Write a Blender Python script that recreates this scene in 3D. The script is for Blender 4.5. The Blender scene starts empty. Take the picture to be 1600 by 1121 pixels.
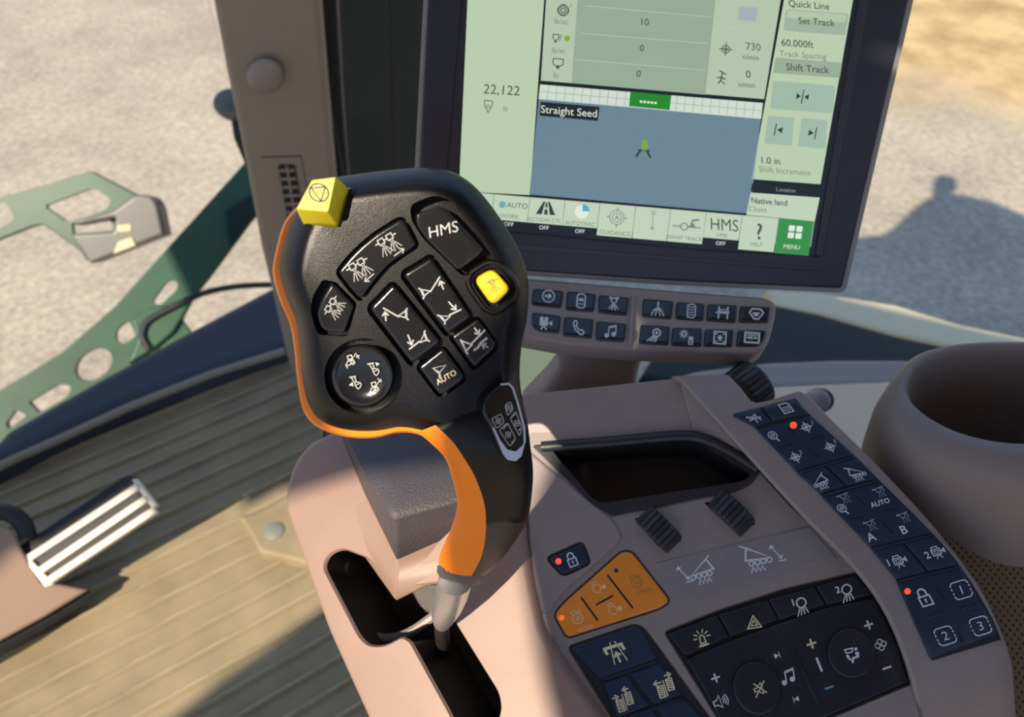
import bpy, bmesh, math, random
from mathutils import Vector, Matrix
PI = math.pi
F = 1200.0            # focal length in photo pixels (1600 wide)
CAM = Vector((0, 0, 1.08))
PITCH = math.radians(45)
FW = Vector((0, math.cos(PITCH), -math.sin(PITCH)))
UP = Vector((0, math.sin(PITCH), math.cos(PITCH)))
RT = Vector((1, 0, 0))
COL = bpy.context.scene.collection

def ray(x, y): return FW + RT * ((x - 800) / F) + UP * ((560.5 - y) / F)
def at(x, y, d): return CAM + ray(x, y) * d

class Pl:
    """a flat surface; hit() is the point of the surface (raised by h) seen at a photo pixel"""
    def __init__(s, o, n):
        n = n.normalized()
        if (CAM - o).dot(n) < 0: n = -n
        s.o, s.n = o, n
    def nrm(s, x, y): return s.n
    def hit(s, x, y, h=0.0):
        r = ray(x, y)
        return CAM + r * ((s.o + s.n * h - CAM).dot(s.n) / r.dot(s.n))
    def depth(s, x, y): return (s.hit(x, y) - CAM).dot(FW)
def P3(a, b, c):
    A, B, C = at(*a), at(*b), at(*c)
    return Pl(A, (B - A).cross(C - A))
def PZ(z): return Pl(Vector((0, 0, z)), Vector((0, 0, 1)))
class Sf:
    """a curved surface given by its distance profile"""
    def __init__(s, D): s.D = D
    def nrm(s, x, y):
        a, b, c = at(x, y, s.D(x, y)), at(x + 4, y, s.D(x + 4, y)), at(x, y + 4, s.D(x, y + 4))
        n = (b - a).cross(c - a).normalized()
        return n if n.dot(CAM - a) > 0 else -n
    def hit(s, x, y, h=0.0):
        d = s.D(x, y)
        if h: d += h / s.nrm(x, y).dot(ray(x, y))
        return at(x, y, d)
    def depth(s, x, y): return s.D(x, y)
def lerp(a, b, t): return a + (b - a) * t
def table(tb):
    def f(v):
        if v <= tb[0][0]: i = 0
        elif v >= tb[-1][0]: i = len(tb) - 2
        else: i = next(k for k in range(len(tb) - 1) if tb[k + 1][0] >= v)
        def m(k):
            k0, k1 = max(0, k - 1), min(len(tb) - 1, k + 1)
            return (tb[k1][1] - tb[k0][1]) / (tb[k1][0] - tb[k0][0])
        (x0, y0), (x1, y1) = tb[i], tb[i + 1]
        w = x1 - x0; t = (v - x0) / w
        if t < 0: return y0 + m(i) * (v - x0)
        if t > 1: return y1 + m(i + 1) * (v - x1)
        return (2*t**3 - 3*t*t + 1)*y0 + (t**3 - 2*t*t + t)*w*m(i) + (-2*t**3 + 3*t*t)*y1 + (t**3 - t*t)*w*m(i + 1)
    return f

# ---------- 2-D outlines (photo pixels)
def area(p): return 0.5 * sum(p[i][0]*p[(i+1) % len(p)][1] - p[(i+1) % len(p)][0]*p[i][1] for i in range(len(p)))
def ccw(p): return p if area(p) > 0 else p[::-1]
def rp(pts, r=4, seg=4):
    out = []; n = len(pts)
    for i in range(n):
        a, b, c = pts[i-1], pts[i], pts[(i+1) % n]
        rr = b[2] if len(b) > 2 else r
        B = Vector(b[:2]); va = Vector(a[:2]) - B; vc = Vector(c[:2]) - B
        la, lc = va.length, vc.length
        q = min(rr, la * .48, lc * .48)
        if q < .05: out.append((B.x, B.y)); continue
        p0 = B + va / la * q; p2 = B + vc / lc * q
        for k in range(seg + 1):
            t = k / seg
            p = p0 * (1-t)**2 + B * 2*t*(1-t) + p2 * t*t
            out.append((p.x, p.y))
    return out
def spl(pts, n=6, closed=True):
    out = []; N = len(pts)
    rng = range(N) if closed else range(N - 1)
    for i in rng:
        g = lambda k: Vector(pts[k % N]) if closed else Vector(pts[max(0, min(N-1, k))])
        p0, p1, p2, p3 = g(i-1), g(i), g(i+1), g(i+2)
        for k in range(n):
            t = k / n
            p = .5 * ((2*p1) + (p2-p0)*t + (2*p0-5*p1+4*p2-p3)*t*t + (3*p1-p0-3*p2+p3)*t**3)
            out.append(tuple(p))
    if not closed: out.append(tuple(pts[-1]))
    return out
def inset(p, d):
    n = len(p); s = 1 if area(p) > 0 else -1; out = []
    for i in range(n):
        a, b, c = Vector(p[i-1]), Vector(p[i]), Vector(p[(i+1) % n])
        e1, e2 = b - a, c - b
        if e1.length < 1e-6: e1 = e2
        if e2.length < 1e-6: e2 = e1
        n1 = Vector((-e1.y, e1.x)).normalized(); n2 = Vector((-e2.y, e2.x)).normalized()
        m = n1 + n2
        m = m * (2 / max(m.length_squared, 1.0)) if m.length > 1e-6 else n1
        q = b + m * (d * s)
        out.append((q.x, q.y))
    # remove the small loops that form in tight corners, keeping the point count
    for it in range(12):
        done = True
        for i in range(n):
            a, b = out[i], out[(i+1) % n]
            for k in range(2, max(3, n//3)):
                if k >= n-1: break
                j = (i+k) % n; c, d2 = out[j], out[(j+1) % n]
                r = (b[0]-a[0], b[1]-a[1]); q = (d2[0]-c[0], d2[1]-c[1]); den = r[0]*q[1]-r[1]*q[0]
                if abs(den) < 1e-12: continue
                t = ((c[0]-a[0])*q[1]-(c[1]-a[1])*q[0])/den; u = ((c[0]-a[0])*r[1]-(c[1]-a[1])*r[0])/den
                if 0 <= t <= 1 and 0 <= u <= 1:
                    X = Vector((a[0]+r[0]*t, a[1]+r[1]*t)); din = Vector(r).normalized(); do_ = Vector(q).normalized()
                    for w in range(1, k+1):
                        v = w/(k+1); y = X - din*.06*(1-v)**2 + do_*.06*v*v
                        out[(i+w) % n] = (y.x, y.y)
                    done = False; break
            if not done: break
        if done: break
    return out
def ell(cx, cy, rx, ry, n=40, rot=0):
    c, s = math.cos(rot), math.sin(rot)
    return [(cx + rx*math.cos(2*PI*k/n)*c - ry*math.sin(2*PI*k/n)*s, cy + rx*math.cos(2*PI*k/n)*s + ry*math.sin(2*PI*k/n)*c) for k in range(n)]

# ---------- mesh builder
class MB:
    def __init__(s): s.v = []; s.f = []
    def add(s, p): s.v.append(Vector(p)); return len(s.v) - 1
    def ring(s, pts): return [s.add(p) for p in pts]
    def bridge(s, a, b, closed=True):
        n = len(a)
        for i in range(n if closed else n - 1):
            j = (i + 1) % n
            s.f.append((a[i], a[j], b[j], b[i]))
    def loft(s, rings, cap0=True, cap1=True, closed=True):
        R = [s.ring(r) for r in rings]
        for a, b in zip(R, R[1:]): s.bridge(a, b, closed)
        if cap0: s.f.append(tuple(reversed(R[0])))
        if cap1: s.f.append(tuple(R[-1]))
        return s
    def box(s, c, ax, ay, az):
        c, ax, ay, az = Vector(c), Vector(ax), Vector(ay), Vector(az)
        lo = [c - az - ax - ay, c - az + ax - ay, c - az + ax + ay, c - az - ax + ay]
        return s.loft([lo, [p + 2*az for p in lo]])
    def prism(s, S, poly, h0, h1, b=0.0, bh=None, n=None, href=None):
        """solid on surface S under the outline poly, from height h0 to h1, with a rounded edge b (pixels)"""
        poly = ccw([tuple(p[:2]) for p in poly])[::-1]
        cx = sum(p[0] for p in poly)/len(poly); cy = sum(p[1] for p in poly)/len(poly)
        d = S.depth(cx, cy)
        if bh is None: bh = b * d / F
        hr = h1 if href is None else href
        def rg(q, h):
            return [S.hit(x, y, hr) - (n or S.nrm(x, y)) * (hr - h) for x, y in q]
        rings = [rg(poly, h0)]
        if b:
            for t in (0, 30, 60, 90):
                t = math.radians(t)
                rings.append(rg(inset(poly, b*(1-math.cos(t))), h1 - bh*(1-math.sin(t))))
            rings.append(rg(inset(poly, b + min(1.2, b*.3)), h1))
        else: rings.append(rg(poly, h1))
        return s.loft(rings)
    def tube(s, pts, r, seg=10, cap=True):
        pts = [Vector(p) for p in pts]; rings = []
        prev = None
        for i, p in enumerate(pts):
            t = (pts[min(i+1, len(pts)-1)] - pts[max(0, i-1)]).normalized()
            u = prev if prev else t.orthogonal()
            u = (u - t * u.dot(t)).normalized(); prev = u
            w = t.cross(u); rr = r[i] if isinstance(r, (list, tuple)) else r
            rings.append([p + (u*math.cos(2*PI*k/seg) + w*math.sin(2*PI*k/seg))*rr for k in range(seg)])
        return s.loft(rings, cap, cap)
    def stroke(s, S, h, pts, w, closed=False):
        P = [Vector(p) for p in pts]; n = len(P)
        if n < 2: return
        A, B = [], []
        for i, p in enumerate(P):
            a = P[i-1] if (closed or i) else None
            c = P[(i+1) % n] if (closed or i < n-1) else None
            e1 = (p - a) if a is not None else (c - p)
            e2 = (c - p) if c is not None else (p - a)
            if e1.length < 1e-9: e1 = e2
            if e2.length < 1e-9: e2 = e1
            n1 = Vector((-e1.y, e1.x)).normalized(); n2 = Vector((-e2.y, e2.x)).normalized()
            m = n1 + n2
            m = m * (2 / max(m.length_squared, 1.0)) if m.length > 1e-6 else n1
            q = m * (w / 2)
            ext = Vector((0, 0))
            if not closed and i == 0: ext = -e2.normalized() * w * .3
            if not closed and i == n-1: ext = e1.normalized() * w * .3
            A.append(s.add(S.hit(p.x+q.x+ext.x, p.y+q.y+ext.y, h))); B.append(s.add(S.hit(p.x-q.x+ext.x, p.y-q.y+ext.y, h)))
        for i in range(n if closed else n-1):
            j = (i+1) % n
            s.f.append((A[i], A[j], B[j], B[i]))
    def poly(s, S, h, pts):
        s.f.append(tuple(s.add(S.hit(x, y, h)) for x, y in pts))
    def build(s, name, m, parent=None, cuts=None, sharp=38, smooth=True):
        root = parent
        while root is not None and root.parent is not None: root = root.parent
        if root is not None: off = root.location.copy()
        else:
            lo = Vector([min(p[i] for p in s.v) for i in range(3)]); hi = Vector([max(p[i] for p in s.v) for i in range(3)])
            off = Vector(((lo.x+hi.x)/2, (lo.y+hi.y)/2, lo.z))
        me = bpy.data.meshes.new(name)
        me.from_pydata([p - off for p in s.v], [], s.f)
        bm = bmesh.new(); bm.from_mesh(me)
        bmesh.ops.recalc_face_normals(bm, faces=bm.faces); bm.to_mesh(me); bm.free()
        if cuts:
            bm = bmesh.new(); bm.from_mesh(me); bmesh.ops.triangulate(bm, faces=[f for f in bm.faces if len(f.verts) > 4]); bm.to_mesh(me); bm.free()
        o = bpy.data.objects.new(name, me); COL.objects.link(o)
        if root is None: o.location = off
        else: o.parent = parent
        if cuts:
            tmp = []
            for c in cuts:
                cm = bpy.data.meshes.new('c'); cm.from_pydata([p - off for p in c.v], [], c.f)
                bm = bmesh.new(); bm.from_mesh(cm); bmesh.ops.recalc_face_normals(bm, faces=bm.faces); bm.to_mesh(cm); bm.free()
                co = bpy.data.objects.new('c', cm); COL.objects.link(co); co.location = off; tmp.append(co)
                md = o.modifiers.new('b', 'BOOLEAN'); md.operation = 'DIFFERENCE'; md.solver = 'EXACT'; md.object = co
            bpy.context.view_layer.update()
            dg = bpy.context.evaluated_depsgraph_get()
            nm = bpy.data.meshes.new_from_object(o.evaluated_get(dg))
            o.modifiers.clear(); old = o.data; o.data = nm; nm.name = name; bpy.data.meshes.remove(old)
            for co in tmp:
                cm = co.data; bpy.data.objects.remove(co); bpy.data.meshes.remove(cm)
            me = o.data
        me.materials.clear(); me.materials.append(m)
        if smooth:
            for p in me.polygons: p.use_smooth = True
            me.set_sharp_from_angle(angle=math.radians(sharp))
        return o

def tag(o, label, cat, group=None, kind=None):
    o['label'] = label; o['category'] = cat
    if group: o['group'] = group
    if kind: o['kind'] = kind
    return o
def thing(name, label, cat, loc, group=None):
    o = bpy.data.objects.new(name, None); COL.objects.link(o); o.location = loc; o.empty_display_size = .02
    return tag(o, label, cat, group)
def struct(name, mb, m, cuts=None, **k):
    o = mb.build(name, m, cuts=cuts, **k); o['kind'] = 'structure'; return o

# ---------- text
_tc = {}
def tmesh(txt, bold):
    k = (txt, bold)
    if k not in _tc:
        cu = bpy.data.curves.new('t', 'FONT'); cu.body = txt; cu.size = 1; cu.offset = bold; cu.resolution_u = 3
        o = bpy.data.objects.new('t', cu); COL.objects.link(o)
        bpy.context.view_layer.update()
        me = bpy.data.meshes.new_from_object(o.evaluated_get(bpy.context.evaluated_depsgraph_get()))
        vs = [(v.co.x, v.co.y) for v in me.vertices]; fs = [tuple(p.vertices) for p in me.polygons]
        bpy.data.objects.remove(o); bpy.data.curves.remove(cu); bpy.data.meshes.remove(me)
        _tc[k] = (vs, fs)
    return _tc[k]
CAPH = max(v[1] for v in tmesh('H', 0)[0])
def text(mb, S, h, txt, cx, cy, hp, ang=0.0, lean=0.0, bold=0.0, al='C', sx=1.0):
    """lettering of cap height hp pixels centred (or left aligned) at cx, cy; ang degrees clockwise-positive, lean = x shift per unit height"""
    vs, fs = tmesh(txt, bold)
    x0 = min(v[0] for v in vs); x1 = max(v[0] for v in vs); k = hp / CAPH
    ox = {'C': (x0+x1)/2, 'L': x0, 'R': x1}[al]
    c, s = math.cos(math.radians(ang)), math.sin(math.radians(ang))
    b = len(mb.v)
    for x, y in vs:
        lx = (x - ox) * k * sx; ly = -(y * k - hp / 2)
        lx += -ly * lean
        mb.add(S.hit(cx + lx*c - ly*s, cy + lx*s + ly*c, h))
    mb.f += [tuple(b + i for i in f) for f in fs]

def icon(mb, S, h, prims, cx, cy, sz, ang=0.0, lean=0.0, sy=1.0):
    c, s = math.cos(math.radians(ang)), math.sin(math.radians(ang))
    def T(p):
        x, y = p[0]*sz - p[1]*sz*sy*lean, p[1]*sz*sy
        return (cx + x*c - y*s, cy + x*s + y*c)
    for q in prims:
        k = q[0]
        if k == 'l': mb.stroke(S, h, [T(p) for p in q[1]], q[2]*sz)
        elif k == 'c': mb.stroke(S, h, [T(p) for p in q[1]], q[2]*sz, True)
        elif k == 'f': mb.poly(S, h, [T(p) for p in q[1]])
        elif k == 'o': mb.stroke(S, h, [T(p) for p in ell(q[1], q[2], q[3], q[3], 20)], q[4]*sz, True)
        elif k == 'e': mb.stroke(S, h, [T(p) for p in ell(q[1], q[2], q[3], q[4], 20)], q[5]*sz, True)
        elif k == 'd': mb.poly(S, h, [T(p) for p in ell(q[1], q[2], q[3], q[3], 16)])
        elif k == 't':
            p = T((q[2], q[3])); text(mb, S, h, q[1], p[0], p[1], q[4]*sz, ang, lean, q[5] if len(q) > 5 else .01)

def arc(cx, cy, r, a0, a1, n=10, ry=None):
    return [(cx + r*math.cos(math.radians(lerp(a0, a1, k/n))), cy + (ry or r)*math.sin(math.radians(lerp(a0, a1, k/n)))) for k in range(n+1)]
def rect(x0, y0, x1, y1): return [(x0, y0), (x1, y0), (x1, y1), (x0, y1)]
def arrow(x0, y0, x1, y1, w=.12, a=.3):
    d = Vector((x1-x0, y1-y0)).normalized(); n = Vector((-d.y, d.x)); e = Vector((x1, y1))
    p, q = e - d*a + n*a*.8, e - d*a - n*a*.8
    return [('l', [(x0, y0), (x1, y1)], w), ('l', [tuple(p), (x1, y1), tuple(q)], w)]

# ---------- materials
def srgb(r, g, b):
    f = lambda v: (v/255/12.92) if v/255 <= .04045 else ((v/255+.055)/1.055)**2.4
    return (f(r), f(g), f(b), 1)
def mat(name, col, rough=.5, metal=0, spec=.5, bump=0, bscale=400, var=0, vscale=20, coat=0, dust=0, dustcol=(.3, .25, .2, 1)):
    m = bpy.data.materials.new(name); m.use_nodes = True
    nt = m.node_tree; N = nt.nodes; L = nt.links; B = N['Principled BSDF']
    col = tuple(col)[:3] + (1,)
    B.inputs['Base Color'].default_value = col; B.inputs['Roughness'].default_value = rough
    B.inputs['Metallic'].default_value = metal; B.inputs['Specular IOR Level'].default_value = spec
    B.inputs['Coat Weight'].default_value = coat
    tc = N.new('ShaderNodeTexCoord')
    last = None
    if var:
        n = N.new('ShaderNodeTexNoise'); n.inputs['Scale'].default_value = vscale; n.inputs['Detail'].default_value = 5
        L.new(tc.outputs['Object'], n.inputs['Vector'])
        r = N.new('ShaderNodeValToRGB')
        r.color_ramp.elements[0].position = .3; r.color_ramp.elements[1].position = .7
        r.color_ramp.elements[0].color = tuple(c*(1-var) for c in col[:3]) + (1,)
        r.color_ramp.elements[1].color = tuple(min(1, c*(1+var)) for c in col[:3]) + (1,)
        L.new(n.outputs['Fac'], r.inputs['Fac']); last = r.outputs['Color']
        L.new(last, B.inputs['Base Color'])
    if dust:
        n = N.new('ShaderNodeTexNoise'); n.inputs['Scale'].default_value = 1100; n.inputs['Detail'].default_value = 2
        n2 = N.new('ShaderNodeTexNoise'); n2.inputs['Scale'].default_value = 40; n2.inputs['Detail'].default_value = 4
        L.new(tc.outputs['Object'], n.inputs['Vector']); L.new(tc.outputs['Object'], n2.inputs['Vector'])
        mu = N.new('ShaderNodeMath'); mu.operation = 'MULTIPLY'
        L.new(n.outputs['Fac'], mu.inputs[0]); L.new(n2.outputs['Fac'], mu.inputs[1])
        r = N.new('ShaderNodeValToRGB'); r.color_ramp.elements[0].position = .30; r.color_ramp.elements[1].position = .45
        r.color_ramp.elements[0].color = (0, 0, 0, 1); r.color_ramp.elements[1].color = (dust, dust, dust, 1)
        L.new(mu.outputs[0], r.inputs['Fac'])
        mx = N.new('ShaderNodeMix'); mx.data_type = 'RGBA'
        L.new(r.outputs['Color'], mx.inputs['Factor'])
        if last: L.new(last, mx.inputs['A'])
        else: mx.inputs['A'].default_value = col
        mx.inputs['B'].default_value = dustcol
        L.new(mx.outputs['Result'], B.inputs['Base Color'])
    if bump:
        n = N.new('ShaderNodeTexNoise'); n.inputs['Scale'].default_value = bscale; n.inputs['Detail'].default_value = 3
        L.new(tc.outputs['Object'], n.inputs['Vector'])
        b = N.new('ShaderNodeBump'); b.inputs['Strength'].default_value = bump; b.inputs['Distance'].default_value = .001
        L.new(n.outputs['Fac'], b.inputs['Height']); L.new(b.outputs['Normal'], B.inputs['Normal'])
    return m
def glow(name, col, st=1.0, base=None):
    m = bpy.data.materials.new(name); m.use_nodes = True
    B = m.node_tree.nodes['Principled BSDF']
    B.inputs['Base Color'].default_value = base or (0.01, .01, .01, 1); B.inputs['Roughness'].default_value = .35
    B.inputs['Specular IOR Level'].default_value = .3
    B.inputs['Emission Color'].default_value = tuple(col[:3]) + (1,); B.inputs['Emission Strength'].default_value = st
    return m
M = dict(
    black=mat('black_plastic', (.0045, .0045, .0055), .27, spec=.26, bump=.12, bscale=2500, dust=.02),
    key=mat('black_key', (.007, .008, .010), .16, bump=.03, bscale=2500, dust=.03),
    well=mat('black_recess', (.006, .006, .007), .6),
    gloss=mat('gloss_black', (.008, .009, .012), .08),
    orange=mat('orange_plastic', (.98, .245, .003), .38, bump=.04, bscale=1500),
    yellow=mat('yellow_plastic', (.80, .66, .03), .4, bump=.05, bscale=900, var=.06),
    amber=mat('amber_yellow', (.85, .55, .01), .4),
    silver=mat('silver_metal', (.55, .54, .55), .35, metal=.8),
    chrome=mat('pale_silver_rim', (.55, .60, .66), .25, metal=.5),
    collar=mat('grey_rubber', (.09, .085, .085), .55),
    foot=mat('dark_brown_plastic', (.030, .024, .022), .33, bump=.3, bscale=1800),
    shell=mat('mauve_plastic', (.28, .18, .14), .45, bump=.12, bscale=2500, var=.03, vscale=30, dust=.05),
    deck=mat('taupe_plastic', (.25, .205, .19), .42, bump=.12, bscale=2500, var=.05, vscale=30, dust=.10, dustcol=(.42, .38, .33, 1)),
    leather=mat('grey_leather', (.058, .052, .058), .5, bump=.7, bscale=700),
    tray=mat('dark_tray', (.014, .016, .020), .4, bump=.1, bscale=1500, dust=.04),
    navy=mat('navy_key', (.010, .024, .052), .36, spec=.4, bump=.06, bscale=2000, dust=.05),
    navyb=mat('dark_navy_panel', (.008, .012, .020), .36, spec=.4, bump=.06, bscale=2000, dust=.14, dustcol=(.16, .15, .13, 1)),
    slit=mat('black_slit', (.004, .004, .005), .6),
    wheel=mat('black_thumbwheel', (.016, .018, .022), .4, dust=.15),
    okey=mat('orange_keypad', (.78, .235, .02), .45, bump=.06, bscale=1500, var=.05, vscale=60),
    plate=mat('grey_label_plate', (.215, .19, .19), .38, dust=.12, dustcol=(.45, .42, .38, 1)),
    ink_lit=mat('white_print_in_sun', (.40, .41, .41), .6),  # the white print, toned down because the lever stands in sun
    ink=mat('white_print', (.62, .64, .64), .6),
    inkd=mat('faded_white_print', (.36, .38, .40), .6),
    inky=mat('cream_print', (.72, .62, .38), .6),
    inkb=mat('blue_print', (.08, .30, .48), .6),
    inkk=mat('dark_print', (.03, .035, .06), .6),
    inko=mat('tan_print', (.42, .17, .03), .6),
    inkp=mat('pale_orange_print', (.85, .52, .25), .6),
    led=glow('red_led', (1.0, .10, .03), 1.0),
    ledo=glow('orange_led', (1.0, .16, .02), .9),
    monitor=mat('monitor_black', (.020, .021, .032), .38, bump=.06, bscale=1500),
    monitor2=mat('monitor_inner', (.034, .034, .044), .42),
    rim=mat('monitor_edge', (.32, .30, .27), .4),
    pillar=mat('beige_pillar', (.27, .215, .165), .55, bump=.1, bscale=900),
    cap=mat('grey_beige_cap', (.25, .21, .18), .4),
    seal=mat('black_seal', (.006, .006, .007), .6),
    hood=mat('dark_green_panel', (.006, .017, .016), .45, spec=.3),
    green=mat('green_paint', (.018, .070, .034), .45, var=.25, vscale=6),
    lens=mat('brown_grey_lamp', (.10, .095, .085), .35),
    lensp=mat('pale_amber_lens', (.55, .42, .25), .4),
    sill=mat('blue_black_sill', (.040, .046, .060), .55, spec=.25, var=.15, vscale=8),
    edge=mat('tan_edge_strip', (.26, .22, .16), .6),
    metal=mat('pedal_aluminium', (.68, .62, .46), .4, metal=.1),
    rubber=mat('black_rubber', (.010, .011, .013), .55),
    brown=mat('brown_plastic', (.33, .225, .16), .5),
    bolt=mat('dusty_bolt', (.24, .23, .18), .5, metal=.3),
    ledge=mat('beige_ledge', (.42, .37, .29), .5),
    greytrim=mat('grey_trim', (.16, .16, .18), .5),
    cup=mat('taupe_cup_plastic', (.20, .165, .15), .5, bump=.15, bscale=1500),
    cream2=mat('sunlit_ground_tone', (.80, .78, .36), .5),  # brightness of sunlit ground put into the colour
    cream=mat('ground_strip_cream', (.64, .53, .34), .6),  # colour of the strip that stands for sunlit ground
    fender=mat('fender_green', (.006, .018, .022), .6, spec=.12),
)
def mat_floor():
    m = mat('ribbed_mat', (.25, .197, .108), .75, bump=.3, bscale=300, var=.16, vscale=14, dust=.12, dustcol=(.40, .35, .26, 1)); return m
M['mat'] = mat_floor(); M['ridge'] = mat('dusty_ridge', (.285, .228, .135), .8, bump=.3, bscale=300, var=.2, vscale=25)
def mat_ground():
    m = bpy.data.materials.new('gravel_ground'); m.use_nodes = True
    nt = m.node_tree; N = nt.nodes; L = nt.links; B = N['Principled BSDF']
    B.inputs['Roughness'].default_value = .9; B.inputs['Specular IOR Level'].default_value = .2
    tc = N.new('ShaderNodeTexCoord')
    def noise(s, d, r=.6):
        n = N.new('ShaderNodeTexNoise'); n.inputs['Scale'].default_value = s; n.inputs['Detail'].default_value = d; n.inputs['Roughness'].default_value = r
        L.new(tc.outputs['Object'], n.inputs['Vector']); return n.outputs['Fac']
    def ramp(f, *st):
        r = N.new('ShaderNodeValToRGB'); e = r.color_ramp.elements
        while len(e) < len(st): e.new(.5)
        for k, (p, c) in enumerate(st): e[k].position = p; e[k].color = tuple(c) + (1,)
        L.new(f, r.inputs['Fac']); return r.outputs['Color']
    def mix(f, a, b, mode='MIX'):
        x = N.new('ShaderNodeMix'); x.data_type = 'RGBA'; x.blend_type = mode
        if isinstance(f, float): x.inputs['Factor'].default_value = f
        else: L.new(f, x.inputs['Factor'])
        L.new(a, x.inputs['A']); L.new(b, x.inputs['B']); return x.outputs['Result']
    base = ramp(noise(1.6, 8), (.3, (.32, .27, .215)), (.5, (.395, .335, .26)), (.7, (.45, .385, .295)))
    fine = ramp(noise(28, 4, .7), (.3, (.68, .68, .69)), (.7, (1.22, 1.2, 1.17)))
    c = mix(1.0, base, fine, 'MULTIPLY')
    dry = ramp(noise(2.6, 7, .65), (.35, (.33, .22, .10)), (.6, (.54, .38, .19)))
    sx = N.new('ShaderNodeSeparateXYZ'); L.new(tc.outputs['Object'], sx.inputs[0])
    # dry stubble beyond the gravel, to the front right
    ad = N.new('ShaderNodeMath'); ad.operation = 'MULTIPLY_ADD'; ad.inputs[1].default_value = .62
    L.new(sx.outputs['X'], ad.inputs[0]); L.new(sx.outputs['Y'], ad.inputs[2])
    a2 = N.new('ShaderNodeMath'); a2.operation = 'MULTIPLY_ADD'; a2.inputs[1].default_value = 1.6
    L.new(noise(1.1, 4), a2.inputs[0]); L.new(ad.outputs[0], a2.inputs[2])
    f = ramp(a2.outputs[0], (.0, (0, 0, 0)), (1., (1, 1, 1)))
    mr = N.new('ShaderNodeMapRange'); mr.inputs['From Min'].default_value = -8.6; mr.inputs['From Max'].default_value = -7.5
    L.new(a2.outputs[0], mr.inputs['Value'])
    c = mix(mr.outputs['Result'], c, dry)
    L.new(c, B.inputs['Base Color'])
    b = N.new('ShaderNodeBump'); b.inputs['Strength'].default_value = .5; b.inputs['Distance'].default_value = .02
    L.new(noise(30, 6, .7), b.inputs['Height']); L.new(b.outputs['Normal'], B.inputs['Normal'])
    return m
M['ground'] = mat_ground()
def mat_glass():
    m = bpy.data.materials.new('window_glass'); m.use_nodes = True
    nt = m.node_tree; N = nt.nodes; L = nt.links; N.remove(N['Principled BSDF'])
    t = N.new('ShaderNodeBsdfTransparent'); t.inputs[0].default_value = (.97, .985, .975, 1)
    g = N.new('ShaderNodeBsdfGlossy'); g.inputs['Roughness'].default_value = .02
    fr = N.new('ShaderNodeFresnel'); fr.inputs[0].default_value = 1.10
    x = N.new('ShaderNodeMixShader'); L.new(fr.outputs[0], x.inputs[0]); L.new(t.outputs[0], x.inputs[1]); L.new(g.outputs[0], x.inputs[2])
    L.new(x.outputs[0], N['Material Output'].inputs[0]); return m
M['glass'] = mat_glass()
def mat_perf():
    m = mat('perforated_fabric', (.14, .095, .042), .7)
    nt = m.node_tree; N = nt.nodes; L = nt.links; B = N['Principled BSDF']
    tc = N.new('ShaderNodeTexCoord'); mp = N.new('ShaderNodeMapping'); mp.inputs['Rotation'].default_value = (0, 0, .78)
    L.new(tc.outputs['Object'], mp.inputs[0])
    vm = N.new('ShaderNodeVectorMath'); vm.operation = 'SCALE'; vm.inputs['Scale'].default_value = 330; L.new(mp.outputs[0], vm.inputs[0])
    fr = N.new('ShaderNodeVectorMath'); fr.operation = 'FRACTION'; L.new(vm.outputs[0], fr.inputs[0])
    sb = N.new('ShaderNodeVectorMath'); sb.operation = 'SUBTRACT'; sb.inputs[1].default_value = (.5, .5, .5); L.new(fr.outputs[0], sb.inputs[0])
    ml = N.new('ShaderNodeVectorMath'); ml.operation = 'MULTIPLY'; ml.inputs[1].default_value = (1, 1, 0); L.new(sb.outputs[0], ml.inputs[0])
    ln = N.new('ShaderNodeVectorMath'); ln.operation = 'LENGTH'; L.new(ml.outputs[0], ln.inputs[0])
    r = N.new('ShaderNodeValToRGB'); r.color_ramp.elements[0].position = .22; r.color_ramp.elements[1].position = .3
    r.color_ramp.elements[0].color = (.02, .014, .008, 1); r.color_ramp.elements[1].color = (.14, .095, .042, 1)
    L.new(ln.outputs['Value'], r.inputs['Fac']); L.new(r.outputs['Color'], B.inputs['Base Color'])
    return m
M['perf'] = mat_perf()
SUN = Vector((.36, .62, -.70)); SUNE = 7.6; SKYE = 1.02; EXPO = 0.0
def nozzles(n=2):
    """sprayer boom with nozzles; unit box about -1..1"""
    q = []
    xs = (-.45, .35) if n == 2 else (0,)
    q.append(('l', [(-1 if n == 2 else -.75, -.55), (.95 if n == 2 else .75, -.55)], .09))
    for x in xs:
        q.append(('f', rect(x-.24, -.72, x+.24, -.3))) if False else q.append(('c', rect(x-.24, -.75, x+.24, -.3), .08))
        q.append(('l', arc(x, -.22, .13, 0, 180, 6), .06))
        for a in (-32, -11, 11, 32):
            t = math.radians(a)
            q.append(('l', [(x+math.sin(t)*.28, -.1+math.cos(t)*.12), (x+math.sin(t)*.95, -.1+math.cos(t)*.85)], .06))
    if n == 2: q[0] = ('l', [(-1, -.5), (-.7, -.5)], .1); q.append(('l', [(-.2, -.5), (.1, -.5)], .1)); q.append(('l', [(.6, -.5), (.9, -.5)], .1))
    return q
def boomfold(up=True, flip=False):
    f = -1 if flip else 1
    q = [('c', [(-.9*f, .1), (-.1*f, .42 if up else .62), (-.75*f, .75)], .11), ('l', [(-1.0*f, -.02), (-.82*f, .12), (-.7*f, .72), (-.85*f, .95)], .12),
         ('l', [(-.1*f, .5), (1.0*f, -.55 if up else .62)], .12)]
    if up: q += arrow(1.05*f, .55, .95*f, -.2, .12, .32)
    else: q += arrow(.45*f, -.5, .62*f, .4, .12, .32)
    return q
I = {}
I['spray'] = nozzles(2)
I['spray1'] = nozzles(1)
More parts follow.
